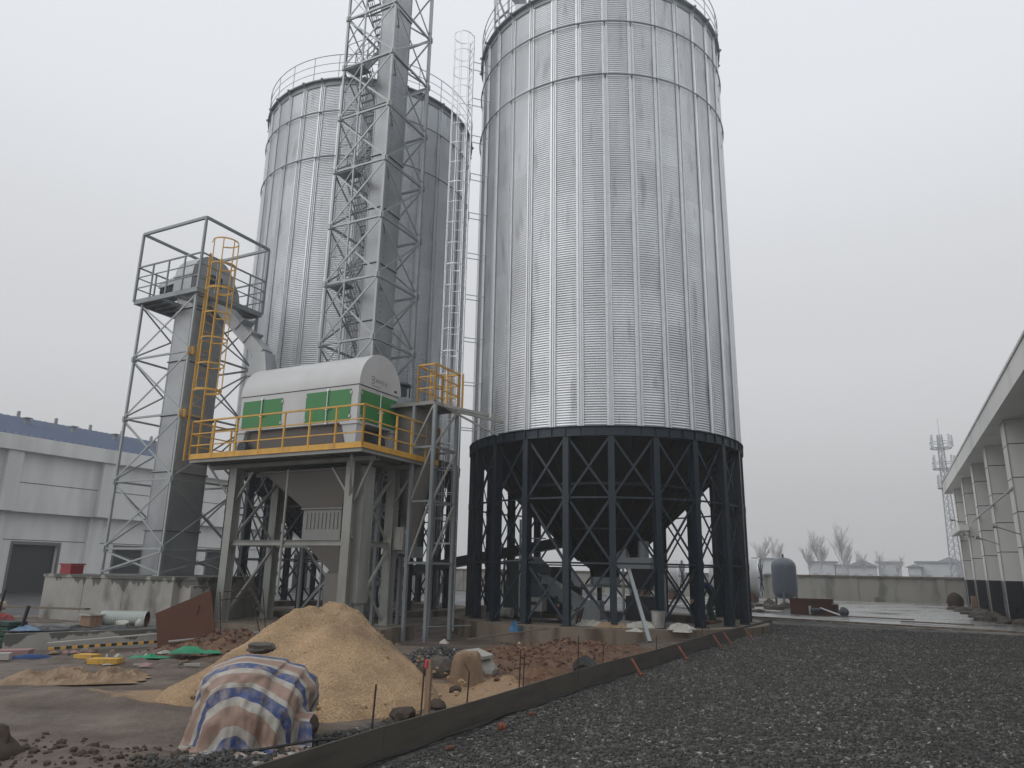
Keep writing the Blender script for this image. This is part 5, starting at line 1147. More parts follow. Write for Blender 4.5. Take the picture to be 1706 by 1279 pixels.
def gheap():
    b = MB(); nr, na = 26, 60; vs = [(0, 0, .34)]; fs = []
    for j in range(1, nr + 1):
        for i in range(na):
            a = 2 * math.pi * i / na; t = j / nr; x, y = math.cos(a) * t * 1.0, math.sin(a) * t * 1.15
            vs.append((x, y, .36 * (1 - t * t) ** 1.2 - .08 + .05 * mnoise.noise(Vector((x * 5, y * 5, 1))) + .02 * mnoise.noise(Vector((x * 20, y * 20, 1)))))
    for i in range(na): fs.append((0, 1 + i, 1 + (i + 1) % na))
    for j in range(nr - 1):
        for i in range(na): a_, b_ = 1 + j * na + i, 1 + j * na + (i + 1) % na; fs.append((a_, a_ + na, b_ + na, b_))
    b.add([(x - 7.0, y + 11.2, z) for x, y, z in vs], fs); return b
solo(gheap(), 'gravel_heap', M['gravel'], -7.0, 11.2, 0, 'low heap of dark gravel right of the sand pile', 'gravel heap', smooth=True, kind='stuff')
rg = np.random.default_rng(31); n = 2200; a = rg.uniform(0, 6.28, n); t_ = rg.random(n) ** .5; xx, yy = -7.0 + np.cos(a) * t_ * 1.0, 11.2 + np.sin(a) * t_ * 1.15
stones('gravel_heap_stones', to_world(xx, yy, .36 * (1 - t_ ** 2) ** 1.2 - .07), .02, .06, 33, 'loose crushed stones on the dark gravel heap right of the sand pile')
for i, (x, y, z, s_, lab) in enumerate(((-6.35, 10.05, .12, .20, 'tan-grey boulder at the foot of the gravel heap beside the sand pile'), (-5.35, 9.0, .03, .07, 'small brown stone lying on the sand tail right of the wooden stake'), (-4.85, 7.1, .05, .12, 'rounded brown earth lump beside the wooden stake base'), (-4.95, 7.9, .03, .09, 'rough clod on the sand tail beside the bent rebar stake'))):
    b = MB(); b.blob((x, y, z), (s_ * 1.3, s_, s_ * .85), i + 40, .35, 2); solo(b, 'boulder', M['rock'] if i < 1 else M['mudclod'], x, y, 0, lab, 'stone')
b = MB(); b.tube((-4.72, 12.15, .02), (-4.42, 11.35, -.02), .21, 24, cap=False); b.tube((-4.42, 11.35, -.02), (-4.415, 11.34, -.02), .20, 24); solo(b, 'drain_pipe', M['black'], -4.5, 11.8, 0, 'black arched drain pipe mouth half buried in soil behind the board', 'pipe')
b = MB()   # red soil clods
for i in range(1700):
    cx, cy = (-5.9 + r2.gauss(0, .9), 13.0 + r2.gauss(0, 1.6)) if i % 5 else (-11.3 + r2.gauss(0, .6), 10.4 + r2.gauss(0, .5))
    if cx > -4.35: continue
    s_ = abs(r2.gauss(0, .014)) + .006; z = float(terrain(np.array([cx]), np.array([cy]))[0][0]); b.blob((cx, cy, z + s_ * .3), (s_ * 1.3, s_, s_ * .8), i, .5, 1)
solo(b, 'soil_clods', mat('red_soil_clod', (.085, .040, .025), .95, 0, .35, 4, bump=.5, bscale=25), -5.9, 13, 0, 'loose red-brown soil clods strewn on the dug earth before the silos', 'soil', kind='stuff')

# striped tarp over sacks
tp = thing('striped_tarp', -5.62, 5.65, 0, 'blue, white and pink striped woven tarp draped over a stack, foreground left of centre', 'tarp')
def drape(p, q):
    L_ = math.hypot(p, q); a = math.atan2(q, p); ux, uy = math.cos(a), math.sin(a)
    RX = .60 if ux > 0 else .52; RY = .62 if uy < 0 else .45; Rr = 1 / math.sqrt((ux / RX) ** 2 + (uy / RY) ** 2); Hh = .75
    tot = Rr * .75 + Hh * .82; s_ = L_ / tot
    if s_ < 1:
        ph = s_ * math.pi / 2; r_ = Rr * math.sin(ph) ** .70; z = Hh * math.cos(ph) ** .60
    else: r_ = Rr + (L_ - tot) * .85; z = .015 + .05 * max(0, mnoise.noise(Vector((p * 5, q * 5, 2))))
    x, y = ux * r_, uy * r_; nn = Vector((p * 2.2, q * 2.2, 4)); f_ = min(1, s_ * 1.1)
    crease = -.07 * math.exp(-((p - .34 - .1 * q) / .05) ** 2) * min(1, s_ * 2) - .045 * math.exp(-((p + .30 + .25 * q) / .06) ** 2) * s_ + .05 * math.exp(-((p - .44) / .05) ** 2) * min(1, s_ * 2)
    fold = crease * .8 + .10 * mnoise.noise(nn) * f_ + .045 * mnoise.noise(Vector((p * 6, q * 5, 7))) * f_ + .018 * mnoise.noise(Vector((p * 15, q * 13, 7))) * f_ + .03 * max(0, 1 - 4 * abs(mnoise.noise(Vector((p * 3.1 + q, q * 2.3, 17))))) * f_ + .03 * math.sin(a * 9 + 2 * mnoise.noise(Vector((p * 3, q * 3, 1)))) * max(0, s_ - .35) + .012 * mnoise.noise(nn * 4)
    x += ux * fold; y += uy * fold; z += .03 * mnoise.noise(nn * 1.7) * (1 - .5 * f_) + (.02 * abs(mnoise.noise(nn * 3)) if s_ >= 1 else 0)
    if ux > .75 and s_ > .78: z = max(z, .24 + .04 * math.sin(q * 9))      # lifted hem on the right
    # frame: p axis -> to the right in view, q axis -> away
    return (-5.62 + x * .77 - y * .64, 5.62 + x * .64 + y * .77, max(z, .012))
G = 96; b = MB(); vs = []; uvs = []
for j in range(G + 1):
    for i in range(G + 1):
        p, q = (-.93 + 1.90 * i / G), (-1.62 + 2.47 * j / G)
        vs.append(drape(p, q)); uvs.append((p, (q + .10 * p + .05 * mnoise.noise(Vector((p * 1.6, q * 1.6, 3))) + .015 * mnoise.noise(Vector((p * 7, q * 7, 3)))) / .36 + .15))
fs = [(j * (G + 1) + i, j * (G + 1) + i + 1, (j + 1) * (G + 1) + i + 1, (j + 1) * (G + 1) + i) for j in range(G) for i in range(G)]
b.add(vs, fs); o = b.build('cover', M['tarp'], tp, fix=False); me = o.data
me.polygons.foreach_set('use_smooth', [True] * len(me.polygons)); uvl = me.uv_layers.new(name='stripe')
for lp in me.loops: uvl.data[lp.index].uv = uvs[lp.vertex_index]
b = MB(); b.blob((-5.68, 5.62, .24), (.42, .42, .26), 3, .15, 3); b.blob((-5.2, 5.85, .12), (.20, .18, .13), 5, .2, 2); solo(b, 'stacked_sacks', M['mudclod'], -5.6, 5.6, 0, 'dark muddy sacks peeking out under the right hem of the striped tarp', 'sacks')
b = MB(); b.blob((-5.80, 5.86, .79), (.16, .12, .06), 12, .3, 3); solo(b, 'flat_stone', M['rock'], -5.8, 5.85, .7, 'flat grey stone weighing down the top of the striped tarp', 'stone', smooth=True)
b = MB(); b.blob((-6.80, 3.95, .06), (.22, .20, .20), 21, .3, 3); solo(b, 'boulder', M['mudclod'], -6.80, 3.95, 0, 'large dark earthy boulder at the lower left corner', 'stone', smooth=True)
b = MB(); b.blob((-6.28, 4.5, .05), (.07, .05, .05), 23, .3, 2); solo(b, 'boulder', M['mudclod'], -6.28, 4.5, 0, 'small brown stone lying on mud right of the corner boulder', 'stone')
b = MB()
for i in range(260): x, y = -5.7 + r2.gauss(0, .9), 4.2 + r2.gauss(0, .32); s_ = abs(r2.gauss(0, .014)) + .006; b.blob((x, y, s_ * .35 + float(terrain(np.array([x]), np.array([y]))[0][0])), (s_ * 1.4, s_, s_ * .8), i + 7, .5, 1)
solo(b, 'mud_clods', M['mudclod'], -5.7, 4.3, 0, 'dark muddy clods and churned earth along the bottom left foreground', 'soil', kind='stuff')
b = MB(); b.path([(-5.35, 5.0, .03), (-5.05, 5.2, .05), (-4.75, 5.6, .09), (-4.62, 6.0, .05), (-4.55, 6.3, .03)], .012, 6); solo(b, 'black_hose', M['black'], -5, 5.5, 0, 'black hose curving over dark gravel right of the striped tarp', 'hose')

# crumpled cloth helper
def crumple(cx, cy, rx_, ry_, h, seed, base=0.0, n=40, rot=0.0, fold=1.0):
    vs = []; off = Vector((seed * 3.3, seed * 5.1, 0)); ca, sa = math.cos(rot), math.sin(rot)
    for j in range(n + 1):
        for i in range(n + 1):
            u, v = 2 * i / n - 1, 2 * j / n - 1
            e = 1 + .18 * mnoise.noise(Vector((u * 2, v * 2, seed)))
            x, y = u * rx_ * e, v * ry_ * e; d = max(abs(u), abs(v))
            z = h * (.25 + .55 * max(0, 1 - 2.6 * abs(mnoise.noise(Vector((x * 2.3, y * 2.9, seed)) * fold))) + .45 * mnoise.noise(Vector((x * 1.7, y * 2.5, seed + 3.0)) * fold) + .22 * max(0, 1 - 3 * abs(mnoise.noise(Vector((x * 6, y * 7, seed)) * fold)))) * (1 - d ** 4)
            vs.append((cx + x * ca - y * sa, cy + x * sa + y * ca, base + .01 + max(z, 0)))
    b = MB(); b.add(vs, [(j * (n + 1) + i, j * (n + 1) + i + 1, (j + 1) * (n + 1) + i + 1, (j + 1) * (n + 1) + i) for j in range(n) for i in range(n)]); return b
VR = math.atan2(.64, .77)
solo(crumple(-10.3, 6.95, .90, .46, .17, 3, rot=VR + .1, n=70, fold=1.5), 'woven_sheet', M['burlap'], -10.3, 6.9, 0, 'crumpled tan woven sheet lying on mud at the left', 'sheet')
solo(crumple(-10.85, 9.45, .42, .16, .13, 8, rot=VR, fold=.6, base=.12), 'green_sack', M['greennet'], -10.85, 9.4, .1, 'bright green sack slumped on red soil below the rusty plate', 'sack', smooth=True)
solo(crumple(-11.35, 8.95, .32, .12, .07, 9, rot=VR, base=.05), 'green_netting', M['greennet'], -11.35, 8.9, .05, 'flat tail of green netting spread left of the green sack', 'netting')
solo(crumple(-14.35, 9.55, 1.15, .26, .09, 12, rot=.98, base=.32, n=70), 'plastic_sheet', M['blacksheet'], -14.35, 9.55, .3, 'long black plastic sheeting lying along the front of the low slab', 'sheet')
solo(crumple(-14.75, 8.85, .26, .18, .09, 13, rot=VR, base=.33), 'blue_sheet', M['lightblue'], -14.75, 8.85, .3, 'folded pale blue sheet hanging over the left end of the low wall', 'sheet')
solo(crumple(-13.2, 8.05, .3, .12, .07, 14, rot=VR), 'dark_rag', M['bluecloth'], -13.2, 8.05, 0, 'small dark blue rag lying on mud below the low wall', 'rag')
solo(crumple(-15.9, 9.15, .42, .3, .30, 15, rot=VR, base=.25), 'red_cloth', M['redcloth'], -15.9, 9.1, .3, 'faded red cloth bundle on the stack at the left edge', 'cloth')
solo(crumple(-14.0, 13.1, .30, .22, .20, 16, rot=VR, base=.28), 'white_sack', M['white'], -14.0, 13.1, .2, 'white crumpled sack lying in front of the ribbed pipe mouth', 'sack') if False else None
b = MB(); b.blob((-14.0, 10.28, .40), (.17, .10, .085), 51, .35, 3); solo(b, 'white_sack', M['white'], -14.0, 10.28, .3, 'dirty white sack lying before the ribbed pipe on the low slab', 'sack', smooth=True)
b = MB(); b.blob((-13.72, 10.45, .41), (.09, .08, .10), 53, .1, 3); solo(b, 'white_jug', M['white'], -13.72, 10.45, .3, 'small white plastic jug standing right of the white sack', 'jug', smooth=True)
# low wall
lw = MB(); p, q = Vector((-14.6, 8.35, 0)), Vector((-12.75, 11.1, 0)); d = (q - p).normalized(); n_ = Vector((-d.y, d.x, 0))
lw.hexa([p - Vector((0, 0, .3)), q - Vector((0, 0, .3)), q + n_ * 2.6 - Vector((0, 0, .3)), p + n_ * 2.6 - Vector((0, 0, .3))], [p + Vector((0, 0, .30)), q + Vector((0, 0, .36)), q + n_ * 2.6 + Vector((0, 0, .36)), p + n_ * 2.6 + Vector((0, 0, .30))])
solo(lw, 'low_concrete_slab', M['slab_concrete'], -13.6, 9.7, 0, 'low raw concrete slab edge with dark wet drips, in front of the big block', 'slab')
# ribbed pipe
rp = thing('ribbed_pipe', -14.2, 10.5, .33, 'short white ribbed pipe section lying on the low slab before the big block', 'pipe')
b = MB(); pa, pb_ = Vector((-19.0, 12.75, .62)), Vector((-17.5, 13.45, .62)); pa, pb_ = Vector((-14.62, 10.25, .49)), Vector((-13.85, 10.72, .49))
pr = [];  N_ = 22
for i in range(N_): c0_ = pa.lerp(pb_, i / N_); c1_ = pa.lerp(pb_, (i + .5) / N_); c2_ = pa.lerp(pb_, (i + 1) / N_); b.tube(c0_, c1_, .150, 20, cap=False); b.tube(c1_, c2_, .160, 20, cap=False)
b.build('tube', mat('white_ribbed_pipe', (.42, .47, .44), .5), rp)
b = MB(); b.tube(pa, pb_, .140, 20, cap=False); b.tube(pa + (pb_ - pa) * .5, pa + (pb_ - pa) * .52, .14, 20); b.build('inner_wall', M['rust'], rp)
b = MB(); b.tube((-13.65, 10.85, .46), (-13.4, 11.0, .46), .11, 18, cap=False); b.tube((-13.6, 10.88, .46), (-13.59, 10.885, .46), .105, 18); solo(b, 'pipe_offcut', M['rust'], -13.5, 10.9, .3, 'short dark pipe offcut just right of the white ribbed pipe', 'pipe')
wc = thing('wire_crate', -14.55, 10.0, .33, 'small brown crate with white wire rim standing left of the ribbed pipe', 'crate')
b = MB(); b.box(-14.72, -14.42, 9.85, 10.12, .34, .56); b.build('box', M['wood'], wc); b = MB()
for z in (.57, .585): b.path([(-14.75, 9.82, z), (-14.39, 9.82, z), (-14.39, 10.15, z), (-14.75, 10.15, z)], .009, 5, closed=True)
b.build('rim', M['white'], wc)
pl = thing('wooden_plank', -22, 13.6, .2, 'long pale plank with foam block at its left end before the concrete block', 'plank')
b = MB(); b.bar((-23.7, 13.2, .30), (-18.9, 12.8, .42), .14, .05); b.build('plank', M['oldwood'], pl)
b = MB(); b.blob((-23.9, 13.2, .32), (.55, .25, .20), 61, .15, 2); solo(b, 'foam_block', mat('tan_foam', (.42, .30, .20), .9, 0, .1, 5), -23.9, 13.2, .1, 'tan foam block at the left end of the long pale plank', 'foam block')
b = MB(); b.box(-27.3, -26.6, 14.4, 14.9, 0, .4); solo(b, 'white_box', M['white'], -27, 14.6, 0, 'small white box lying at the far left edge before the warehouse', 'box')
for i, (x, y, w_, d_, h, mt_, rot, lab) in enumerate(((-12.35, 8.5, .36, .24, .06, 'yellowfoam', .2, 'yellow foam piece, left of two, on debris below the low slab'), (-11.45, 8.2, .50, .22, .08, 'yellowfoam', .5, 'yellow torn foam piece, right of two, on debris below the low slab'),
        (-13.75, 8.0, .72, .30, .09, 'pinkcloth', VR, 'flat faded pink board lying at the left edge'), (-13.3, 7.55, .42, .18, .10, 'white', VR, 'white foam block lying in front of the pink board'), (-10.75, 8.35, .26, .05, .03, 'white', .9, 'short white strip on debris right of the yellow foam'), (-10.1, 8.75, .22, .05, .04, 'white', .7, 'thin white strip on debris below the green sack'))):
    b = MB(); c, s_ = math.cos(rot), math.sin(rot); P_ = [(x + (a * w_ * c - bb * d_ * s_) * (1 + .12 * math.sin(a * 7 + i)), y + (a * w_ * s_ + bb * d_ * c)) for a, bb in ((-.5, -.5), (0.05, -.56), (.5, -.45), (.48, .5), (-.1, .44), (-.5, .5))]
    b.prism(P_, 2, .03, .03 + h); solo(b, 'foam_piece' if 'foam' in lab else 'board', M[mt_], x, y, 0, lab, 'foam' if 'foam' in lab else 'board')
st_ = thing('stool_stack', -15.4, 8.9, 0, 'stack of dark green plastic items with thin black poles at the left edge', 'stack')
b = MB()
for k in range(5): b.box(-15.55 - .02 * k, -14.95, 8.6, 8.95, .05 + k * .09, .12 + k * .09)
b.build('stack', M['darkgreen_cloth'], st_)
b = MB(); b.bar((-15.75, 8.75, 0), (-15.7, 8.85, 1.05), .04); b.build('pole', M['black'], st_); b = MB(); b.bar((-14.88, 8.75, 0), (-14.85, 8.85, .78), .05); b.build('pole', M['black'], st_)
b = MB(); b.blob((-16.1, 8.7, .22), (.35, .3, .26), 66, .15, 2); solo(b, 'blue_bundle', M['bluecloth'], -16.1, 8.7, 0, 'dark blue bundle at the extreme left edge beside the green stack', 'bundle', smooth=True)
# hazard striped bar
hb = thing('striped_barrier_bar', -13.2, 9.5, 0, 'black and yellow striped barrier bar lying along the foot of the low slab', 'barrier')
pa, pb_ = Vector((-13.55, 8.55, .10)), Vector((-12.6, 10.3, .16))
for nm, mt_, ph in (('yellow_band', M['yellow'], 0), ('black_band', M['black'], 1)):
    for k in range(ph, 22, 2): b = MB(); b.bar(pa.lerp(pb_, k / 22), pa.lerp(pb_, (k + 1) / 22), .035, .045); b.build(nm, mt_, hb)
b = MB(); b.bar((-13.7, 8.62, .18), (-12.75, 10.5, .30), .10, .02); solo(b, 'white_batten', M['white'], -13.2, 9.6, .1, 'white batten lying against the low slab above the striped bar', 'batten')
# rusty plate on thin rebar frame
rpl = thing('rusty_plate', -12, 10.2, 0, 'big rusty steel plate tilted upright on red soil left of the sand pile', 'plate')
b = MB(); A_ = [(-12.43, 9.94, .02), (-11.49, 10.42, .30), (-11.66, 10.33, 1.13), (-12.55, 9.88, .69)]; nv = Vector((-.4, .9, 0)).normalized() * .012
b.add([Vector(p) - nv for p in A_] + [Vector(p) + nv for p in A_], [(0, 1, 2, 3), (7, 6, 5, 4), (0, 4, 5, 1), (1, 5, 6, 2), (2, 6, 7, 3), (3, 7, 4, 0)]); b.build('plate', M['rust'], rpl)
b = MB(); b.bar((-11.84, 10.23, .68), (-11.82, 10.24, .86), .03, .02); b.build('handle', M['rebar'], rpl)
rf_ = thing('bent_rebar_rack', -11, 10.9, 0, 'thin bent dark rebar rack standing right of the rusty plate', 'rack')
b = MB()
for P_ in ([(-11.62, 10.6, 1.1), (-11.2, 11.2, 1.15), (-11.1, 11.3, .3)], [(-11.55, 10.5, .95), (-11.25, 11.1, 1.02)], [(-11.45, 10.45, .25), (-11.1, 11.0, .28), (-10.7, 11.4, .35), (-10.4, 11.8, .52)], [(-11.6, 10.5, 1.1), (-11.45, 10.5, .25)], [(-11.3, 11.0, 1.1), (-11.05, 11.1, .3)]): b.path(P_, .011, 6)
b.build('rebar', M['rebar'], rf_)
b = MB(); b.bar((-12.0, 9.8, .22), (-10.6, 11.9, .42), .16, .02); solo(b, 'flat_board', M['post'], -11, 11, .2, 'grey flat strip lying on soil right of the rusty plate foot', 'board')

# small litter (each its own scrap)
lit = random.Random(12); kinds = [('white', 'white paper scrap'), ('burlap', 'tan paper scrap'), ('wood', 'thin wood chip'), ('black', 'dark plastic scrap'), ('pinkcloth', 'pinkish scrap')]
for i in range(26):
    x, y = -11.2 + lit.uniform(-2.3, 2.0), 8.6 + lit.uniform(-.45, .75); m_, nm = kinds[i % 5]; a = lit.uniform(0, 3.1); l_ = lit.uniform(.06, .22)
    b = MB(); z = float(terrain(np.array([x]), np.array([y]))[0][0]) + .02
    if m_ in ('wood', 'black'): b.bar((x, y, z), (x + l_ * math.cos(a), y + l_ * math.sin(a), z + .02), .03, .015)
    else: b = crumple(x, y, l_ * .5, l_ * .3, .05, i + 20, base=z - .01, n=8, rot=a)
    solo(b, 'litter_scrap', M[m_], x, y, 0, nm + ' among the litter strip below the low slab', 'litter', nm + 's in the litter strip')
for x, y, lab in ((-8.95, 14.5, 'white crumpled scrap at the foot of the tall caged ladder'), (-7.3, 14.9, 'white scrap on red soil before the silo footing'), (-5.7, 18.1, 'crumpled pale plastic under the front silo, nearest'), (-4.7, 18.7, 'pale plastic sheet lying near the leaning post foot')):
    solo(crumple(x, y, .22 if 'plastic' in lab else .09, .16 if 'plastic' in lab else .07, .10, int(-x * 10), base=.0 if y < 16 else .2, n=14), 'plastic_scrap', M['white'], x, y, 0, lab, 'scrap')

# ---------- things under the front silo
def pail(x, y, z, lab, lying=False, s_=1.):
    o = thing('metal_pail', x, y, z, lab, 'pail', 'pails standing under the front silo'); b = MB()
    if lying: b.tube((x - .2, y, z + .15), (x + .2, y, z + .15), .15, 18); b.tube((x - .2, y, z + .15), (x - .22, y, z + .15), .165, 18)
    else: b.lathe([(.01, z), (.125 * s_, z), (.15 * s_, z + .34 * s_), (.16 * s_, z + .345 * s_), (.14 * s_, z + .35 * s_), (.01, z + .35 * s_)], (x, y), 18)
    b.build('body', M['pail'], o); b = MB()
    if not lying: b.path([(x + .16 * s_ * math.cos(a), y, z + .30 * s_ - .12 * math.sin(a)) for a in [math.pi * k / 8 for k in range(9)]], .008, 5)
    else: b.path([(x + .2, y + .14 * math.cos(a), z + .15 + .14 * math.sin(a)) for a in [math.pi * k / 8 for k in range(9)]], .008, 5)
    b.build('handle', M['galv'], o)
pail(-11.3, 20.4, .2, 'upright pale pail at the left corner of the front silo footing')
pail(-10.55, 20.6, .2, 'pail lying on its side left under the front silo', True)
pail(-8.0, 19.6, .2, 'pale pail just right of the front leg beside the control box', s_=.95)
pail(-5.55, 19.6, .2, 'large dirty pail behind the leaning post at the front silo', s_=1.25)
cb_ = thing('control_box', -9.5, 20.9, .2, 'grey generator-like box with dark screen under the front silo', 'box')
b = MB(); b.box(-9.95, -9.45, 20.8, 21.15, .42, .82); b.build('case', M['post'], cb_); b = MB(); b.box(-9.80, -9.62, 20.785, 20.799, .6, .70); b.build('screen', M['black'], cb_)
b = MB(); b.box(-9.97, -9.47, 20.85, 21.3, .83, 1.22); b.build('hood', M['motor'], cb_)
for x in (-9.9, -9.5): b = MB(); b.bar((x, 20.85, .2), (x, 20.85, .42), .05); b.build('leg', M['motor'], cb_)
solo(crumple(-8.9, 17.9, .14, .12, .30, 71, base=.05, n=18), 'blue_bag', M['blue'], -8.9, 17.9, 0, 'bright blue plastic bag hanging on the front silo footing edge', 'bag')
b = MB(); b.bar((-5.25, 17.75, .02), (-6.25, 19.3, 1.75), .09, .05); solo(b, 'leaning_post', M['galv_dull'], -5.3, 17.8, 0, 'grey steel flat bar leaning diagonally against the front silo legs', 'bar')
b = MB(); b.bar((-8.4, 14.6, .12), (-7.4, 16.6, .28), .06, .03); solo(b, 'thin_plank', M['oldwood'], -8, 15.5, .1, 'thin dark plank lying on red soil before the silo footing', 'plank')
b = MB(); b.tube((-11.6, 17.6, .05), (-9.3, 20.6, .12), .018, 6); solo(b, 'steel_rod', M['galv_dull'], -10.5, 19, 0, 'thin grey rod lying on the ground in front of the caged ladder', 'rod')
for i, (x, y, s_) in enumerate(((-7.2, 19.2, .5), (-6.6, 19.0, .45), (-6.0, 19.3, .4), (-4.9, 19.4, .35))):
    solo(crumple(x, y, s_, s_ * .5, .16, 80 + i, base=.2, n=28, rot=.3 * i), 'pale_sacking', M['white'] if i != 1 else M['burlap'], x, y, .2, ['pale crumpled sacking left of the middle front leg', 'yellowish crumpled sacking right of the middle front leg', 'pale sacking behind the dirty pail', 'pale sacking near the right front legs'][i], 'sacking')
b = MB()
for k in range(9): b.bar((-8.6 + .1 * k, 19.9 - .03 * k, .22), (-8.4 + .06 * k, 20.3, .5 + .05 * (k % 3)), .04, .03)
solo(b, 'scrap_steel', M['rebar'], -8.3, 20, .2, 'tangled dark scrap steel lying between two front silo legs', 'scrap')

# ---------- people (skin-modifier bodies)
def person(label, base, face_ang, J, mats, helmet=None, hair=True):
    """J joints local: x right, y forward, z up"""
    E_ = [('pel', 'sp1', 't'), ('sp1', 'sp2', 't'), ('sp2', 'nk', 't'), ('nk', 'hd0', 's'), ('hd0', 'hd1', 's'), ('sp2', 'shL', 't'), ('shL', 'elL', 't'), ('elL', 'wrL', 't'), ('wrL', 'haL', 's'), ('sp2', 'shR', 't'), ('shR', 'elR', 't'), ('elR', 'wrR', 't'), ('wrR', 'haR', 's'),
          ('pel', 'hiL', 'p'), ('hiL', 'knL', 'p'), ('knL', 'anL', 'p'), ('anL', 'toL', 'b'), ('pel', 'hiR', 'p'), ('hiR', 'knR', 'p'), ('knR', 'anR', 'p'), ('anR', 'toR', 'b')]
    Rd = dict(pel=(.15, .12), sp1=(.15, .115), sp2=(.165, .12), nk=(.055, .06), hd0=(.075, .085), hd1=(.08, .09), shL=(.065, .07), shR=(.065, .07), elL=(.048, .048), elR=(.048, .048), wrL=(.032, .03), wrR=(.032, .03), haL=(.035, .02), haR=(.035, .02),
              hiL=(.095, .095), hiR=(.095, .095), knL=(.062, .065), knR=(.062, .065), anL=(.048, .05), anR=(.048, .05), toL=(.045, .035), toR=(.045, .035))
    ks = list(J); me = bpy.data.meshes.new('person'); me.from_pydata([J[k] for k in ks], [(ks.index(a), ks.index(b_)) for a, b_, _ in E_], [])
    o = bpy.data.objects.new('tmp', me); COL.objects.link(o); md = o.modifiers.new('s', 'SKIN')
    for i, k in enumerate(ks): me.skin_vertices[0].data[i].radius = Rd[k]; me.skin_vertices[0].data[i].use_root = (k == 'pel')
    sm = o.modifiers.new('u', 'SUBSURF'); sm.levels = 2; sm.render_levels = 2
    dg = bpy.context.evaluated_depsgraph_get(); m2 = bpy.data.meshes.new_from_object(o.evaluated_get(dg)); bpy.data.objects.remove(o)
    order = ['t', 'p', 's', 'b']
    for k in order: m2.materials.append(mats[k])
    def sd(p, a, b_): ab = b_ - a; t = max(0, min(1, (p - a).dot(ab) / max(ab.length_squared, 1e-9))); return (p - a - ab * t).length
    for f in m2.polygons:
        c = f.center; best = min(E_, key=lambda e: sd(c, Vector(J[e[0]]), Vector(J[e[1]]))); f.material_index = order.index(best[2]); f.use_smooth = True
    # fingers and nose joined to the same mesh
    bm = bmesh.new(); bm.from_mesh(m2)
    ex = MB()
    for s in 'LR':
        h, w_ = Vector(J['ha' + s]), Vector(J['wr' + s]); d = (h - w_).normalized(); sdv = d.cross(Vector((0, 1, .3))).normalized()
        for k in range(4): a = h + sdv * (k - 1.5) * .02; m_ = a + d * (.045 - .006 * abs(k - 1.4)); e = m_ + (d + Vector((0, .5, -.5))).normalized() * .035; ex.tube(a, m_, .009, 6, .008); ex.tube(m_, e, .008, 6, .006)
        ex.tube(h - d * .03 + sdv * .03, h + sdv * .06 + d * .03, .010, 6, .008)
    hv = Vector(J['hd1']) * .6 + Vector(J['hd0']) * .4; up_ = (Vector(J['hd1']) - Vector(J['hd0'])).normalized(); fw = Vector((0, 1, 0)); fw = (fw - up_ * fw.dot(up_)).normalized()
    ex.tube(hv + fw * .075 + up_ * .02, hv + fw * .115 - up_ * .015, .010, 6, .014)
    for s in (-1, 1): ex.tube(hv + Vector((s * .085, 0, 0)), hv + Vector((s * .1, 0, 0)), .025, 8)
    vv = [bm.verts.new(v) for v in ex.v]
    for f in ex.f:
        try: nf = bm.faces.new([vv[i] for i in f]); nf.material_index = 2
        except ValueError: pass
    bm.to_mesh(m2); bm.free()
    ob = bpy.data.objects.new('person', m2); COL.objects.link(ob); ob.location = S(*base); ob.rotation_euler = (0, 0, face_ang - A27); tag(ob, label, 'person')
    hc = hv + up_ * .03
    def child(name, mb, mt_):
        c = mb.build(name, mt_, None, smooth=True); c.parent = ob; return c
    b = MB()
    if helmet:
        bm = bmesh.new(); bmesh.ops.create_uvsphere(bm, u_segments=20, v_segments=12, radius=1)
        q = up_.to_track_quat('Z', 'Y').to_matrix()
        vs = [tuple(hc + q @ Vector((v.co.x * .125, v.co.y * .14, max(v.co.z, -.05) * .125))) for v in bm.verts]; b.add(vs, [tuple(v.index for v in f.verts) for f in bm.faces]); bm.free()
        ring_ = [hc + q @ Vector((.15 * math.cos(a), .17 * math.sin(a), -.004)) for a in [k * .3142 for k in range(20)]]; b.path(ring_, .012, 5, closed=True); child('hard_hat', b, helmet)
    elif hair: b.blob(tuple(hc + up_ * .02 - fw * .012), (.092, .10, .10), 2, .05, 2); child('hair', b, M['hair'])
    return ob
pm_ = dict(t=M['bluecloth'], p=M['darkgreen_cloth'], s=M['skin'], b=M['boot'])
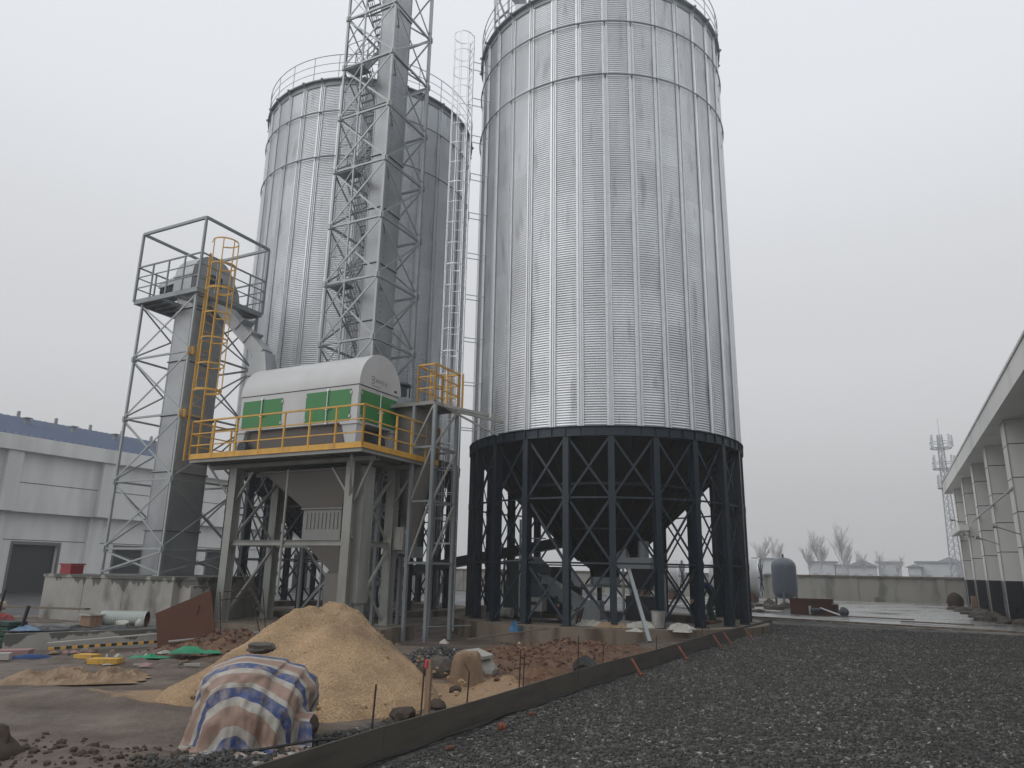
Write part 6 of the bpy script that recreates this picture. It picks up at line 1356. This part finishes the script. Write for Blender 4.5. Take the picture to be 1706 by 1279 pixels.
J1 = dict(pel=(0, -.12, .92), sp1=(0, .0, 1.04), sp2=(0, .24, 1.16), nk=(0, .36, 1.17), hd0=(0, .43, 1.17), hd1=(0, .54, 1.20), shL=(-.19, .25, 1.13), elL=(-.24, .34, .86), wrL=(-.15, .50, .68), haL=(-.12, .56, .62), shR=(.19, .25, 1.13), elR=(.24, .34, .86), wrR=(.16, .52, .66), haR=(.13, .58, .60),
          hiL=(-.10, -.10, .84), knL=(-.12, .05, .46), anL=(-.13, -.06, .08), toL=(-.14, .10, .035), hiR=(.10, -.10, .84), knR=(.13, .08, .46), anR=(.15, -.02, .08), toR=(.17, .14, .035))
person('worker in blue top and dark green trousers bending over between right-hand silo legs', (-4.75, 22.4, .2), R(115), J1, pm_)
J2 = dict(pel=(0, -.12, .32), sp1=(0, -.06, .46), sp2=(0, .06, .66), nk=(0, .12, .76), hd0=(0, .14, .80), hd1=(0, .17, .92), shL=(-.19, .07, .64), elL=(-.24, .24, .46), wrL=(-.16, .44, .42), haL=(-.13, .50, .41), shR=(.19, .07, .64), elR=(.24, .24, .46), wrR=(.16, .44, .40), haR=(.13, .50, .38),
          hiL=(-.10, -.10, .28), knL=(-.17, .26, .46), anL=(-.15, .06, .08), toL=(-.17, .22, .035), hiR=(.10, -.10, .28), knR=(.17, .26, .46), anR=(.15, .06, .08), toR=(.17, .22, .035))
person('worker in dark green clothes and white hard hat squatting beside a front silo leg', (-9.25, 22.0, .2), R(200), J2, dict(t=M['darkgreen_cloth'], p=M['motor'], s=M['skin'], b=M['boot']), helmet=M['white'])

# machinery on the front silo roof edge
rm = thing('roof_conveyor', -10.4, 19.3, 20.3, 'galvanised conveyor box on lattice supports at the front silo roof edge', 'conveyor')
b = MB(); b.bar((-9.6, 19.6, 21.2), (-11.6, 16.9, 24.6), .55, .45); b.bar((-10.0, 19.4, 20.9), (-8.3, 19.9, 20.75), .4, .35); b.build('trunk', M['galv_light'], rm)
b = MB()
for p, q in (((-10.9, 19.55, 20.35), (-10.9, 19.3, 24)), ((-10.6, 19.35, 20.35), (-10.9, 19.2, 23)), ((-10.2, 19.2, 20.35), (-11.1, 18.6, 23.4)), ((-10.2, 19.2, 20.35), (-10.3, 19.4, 23)), ((-10.9, 19.5, 20.9), (-10.2, 19.2, 20.9)), ((-10.9, 19.4, 22), (-10.2, 19.3, 22))): b.bar(p, q, .06)
b.build('support', M['galv'], rm)
b = MB(); b.bar((-9.2, 18.95, 20.5), (-8.2, 18.8, 20.5), .5, .5); b.build('guard_box', M['galv_light'], rm)
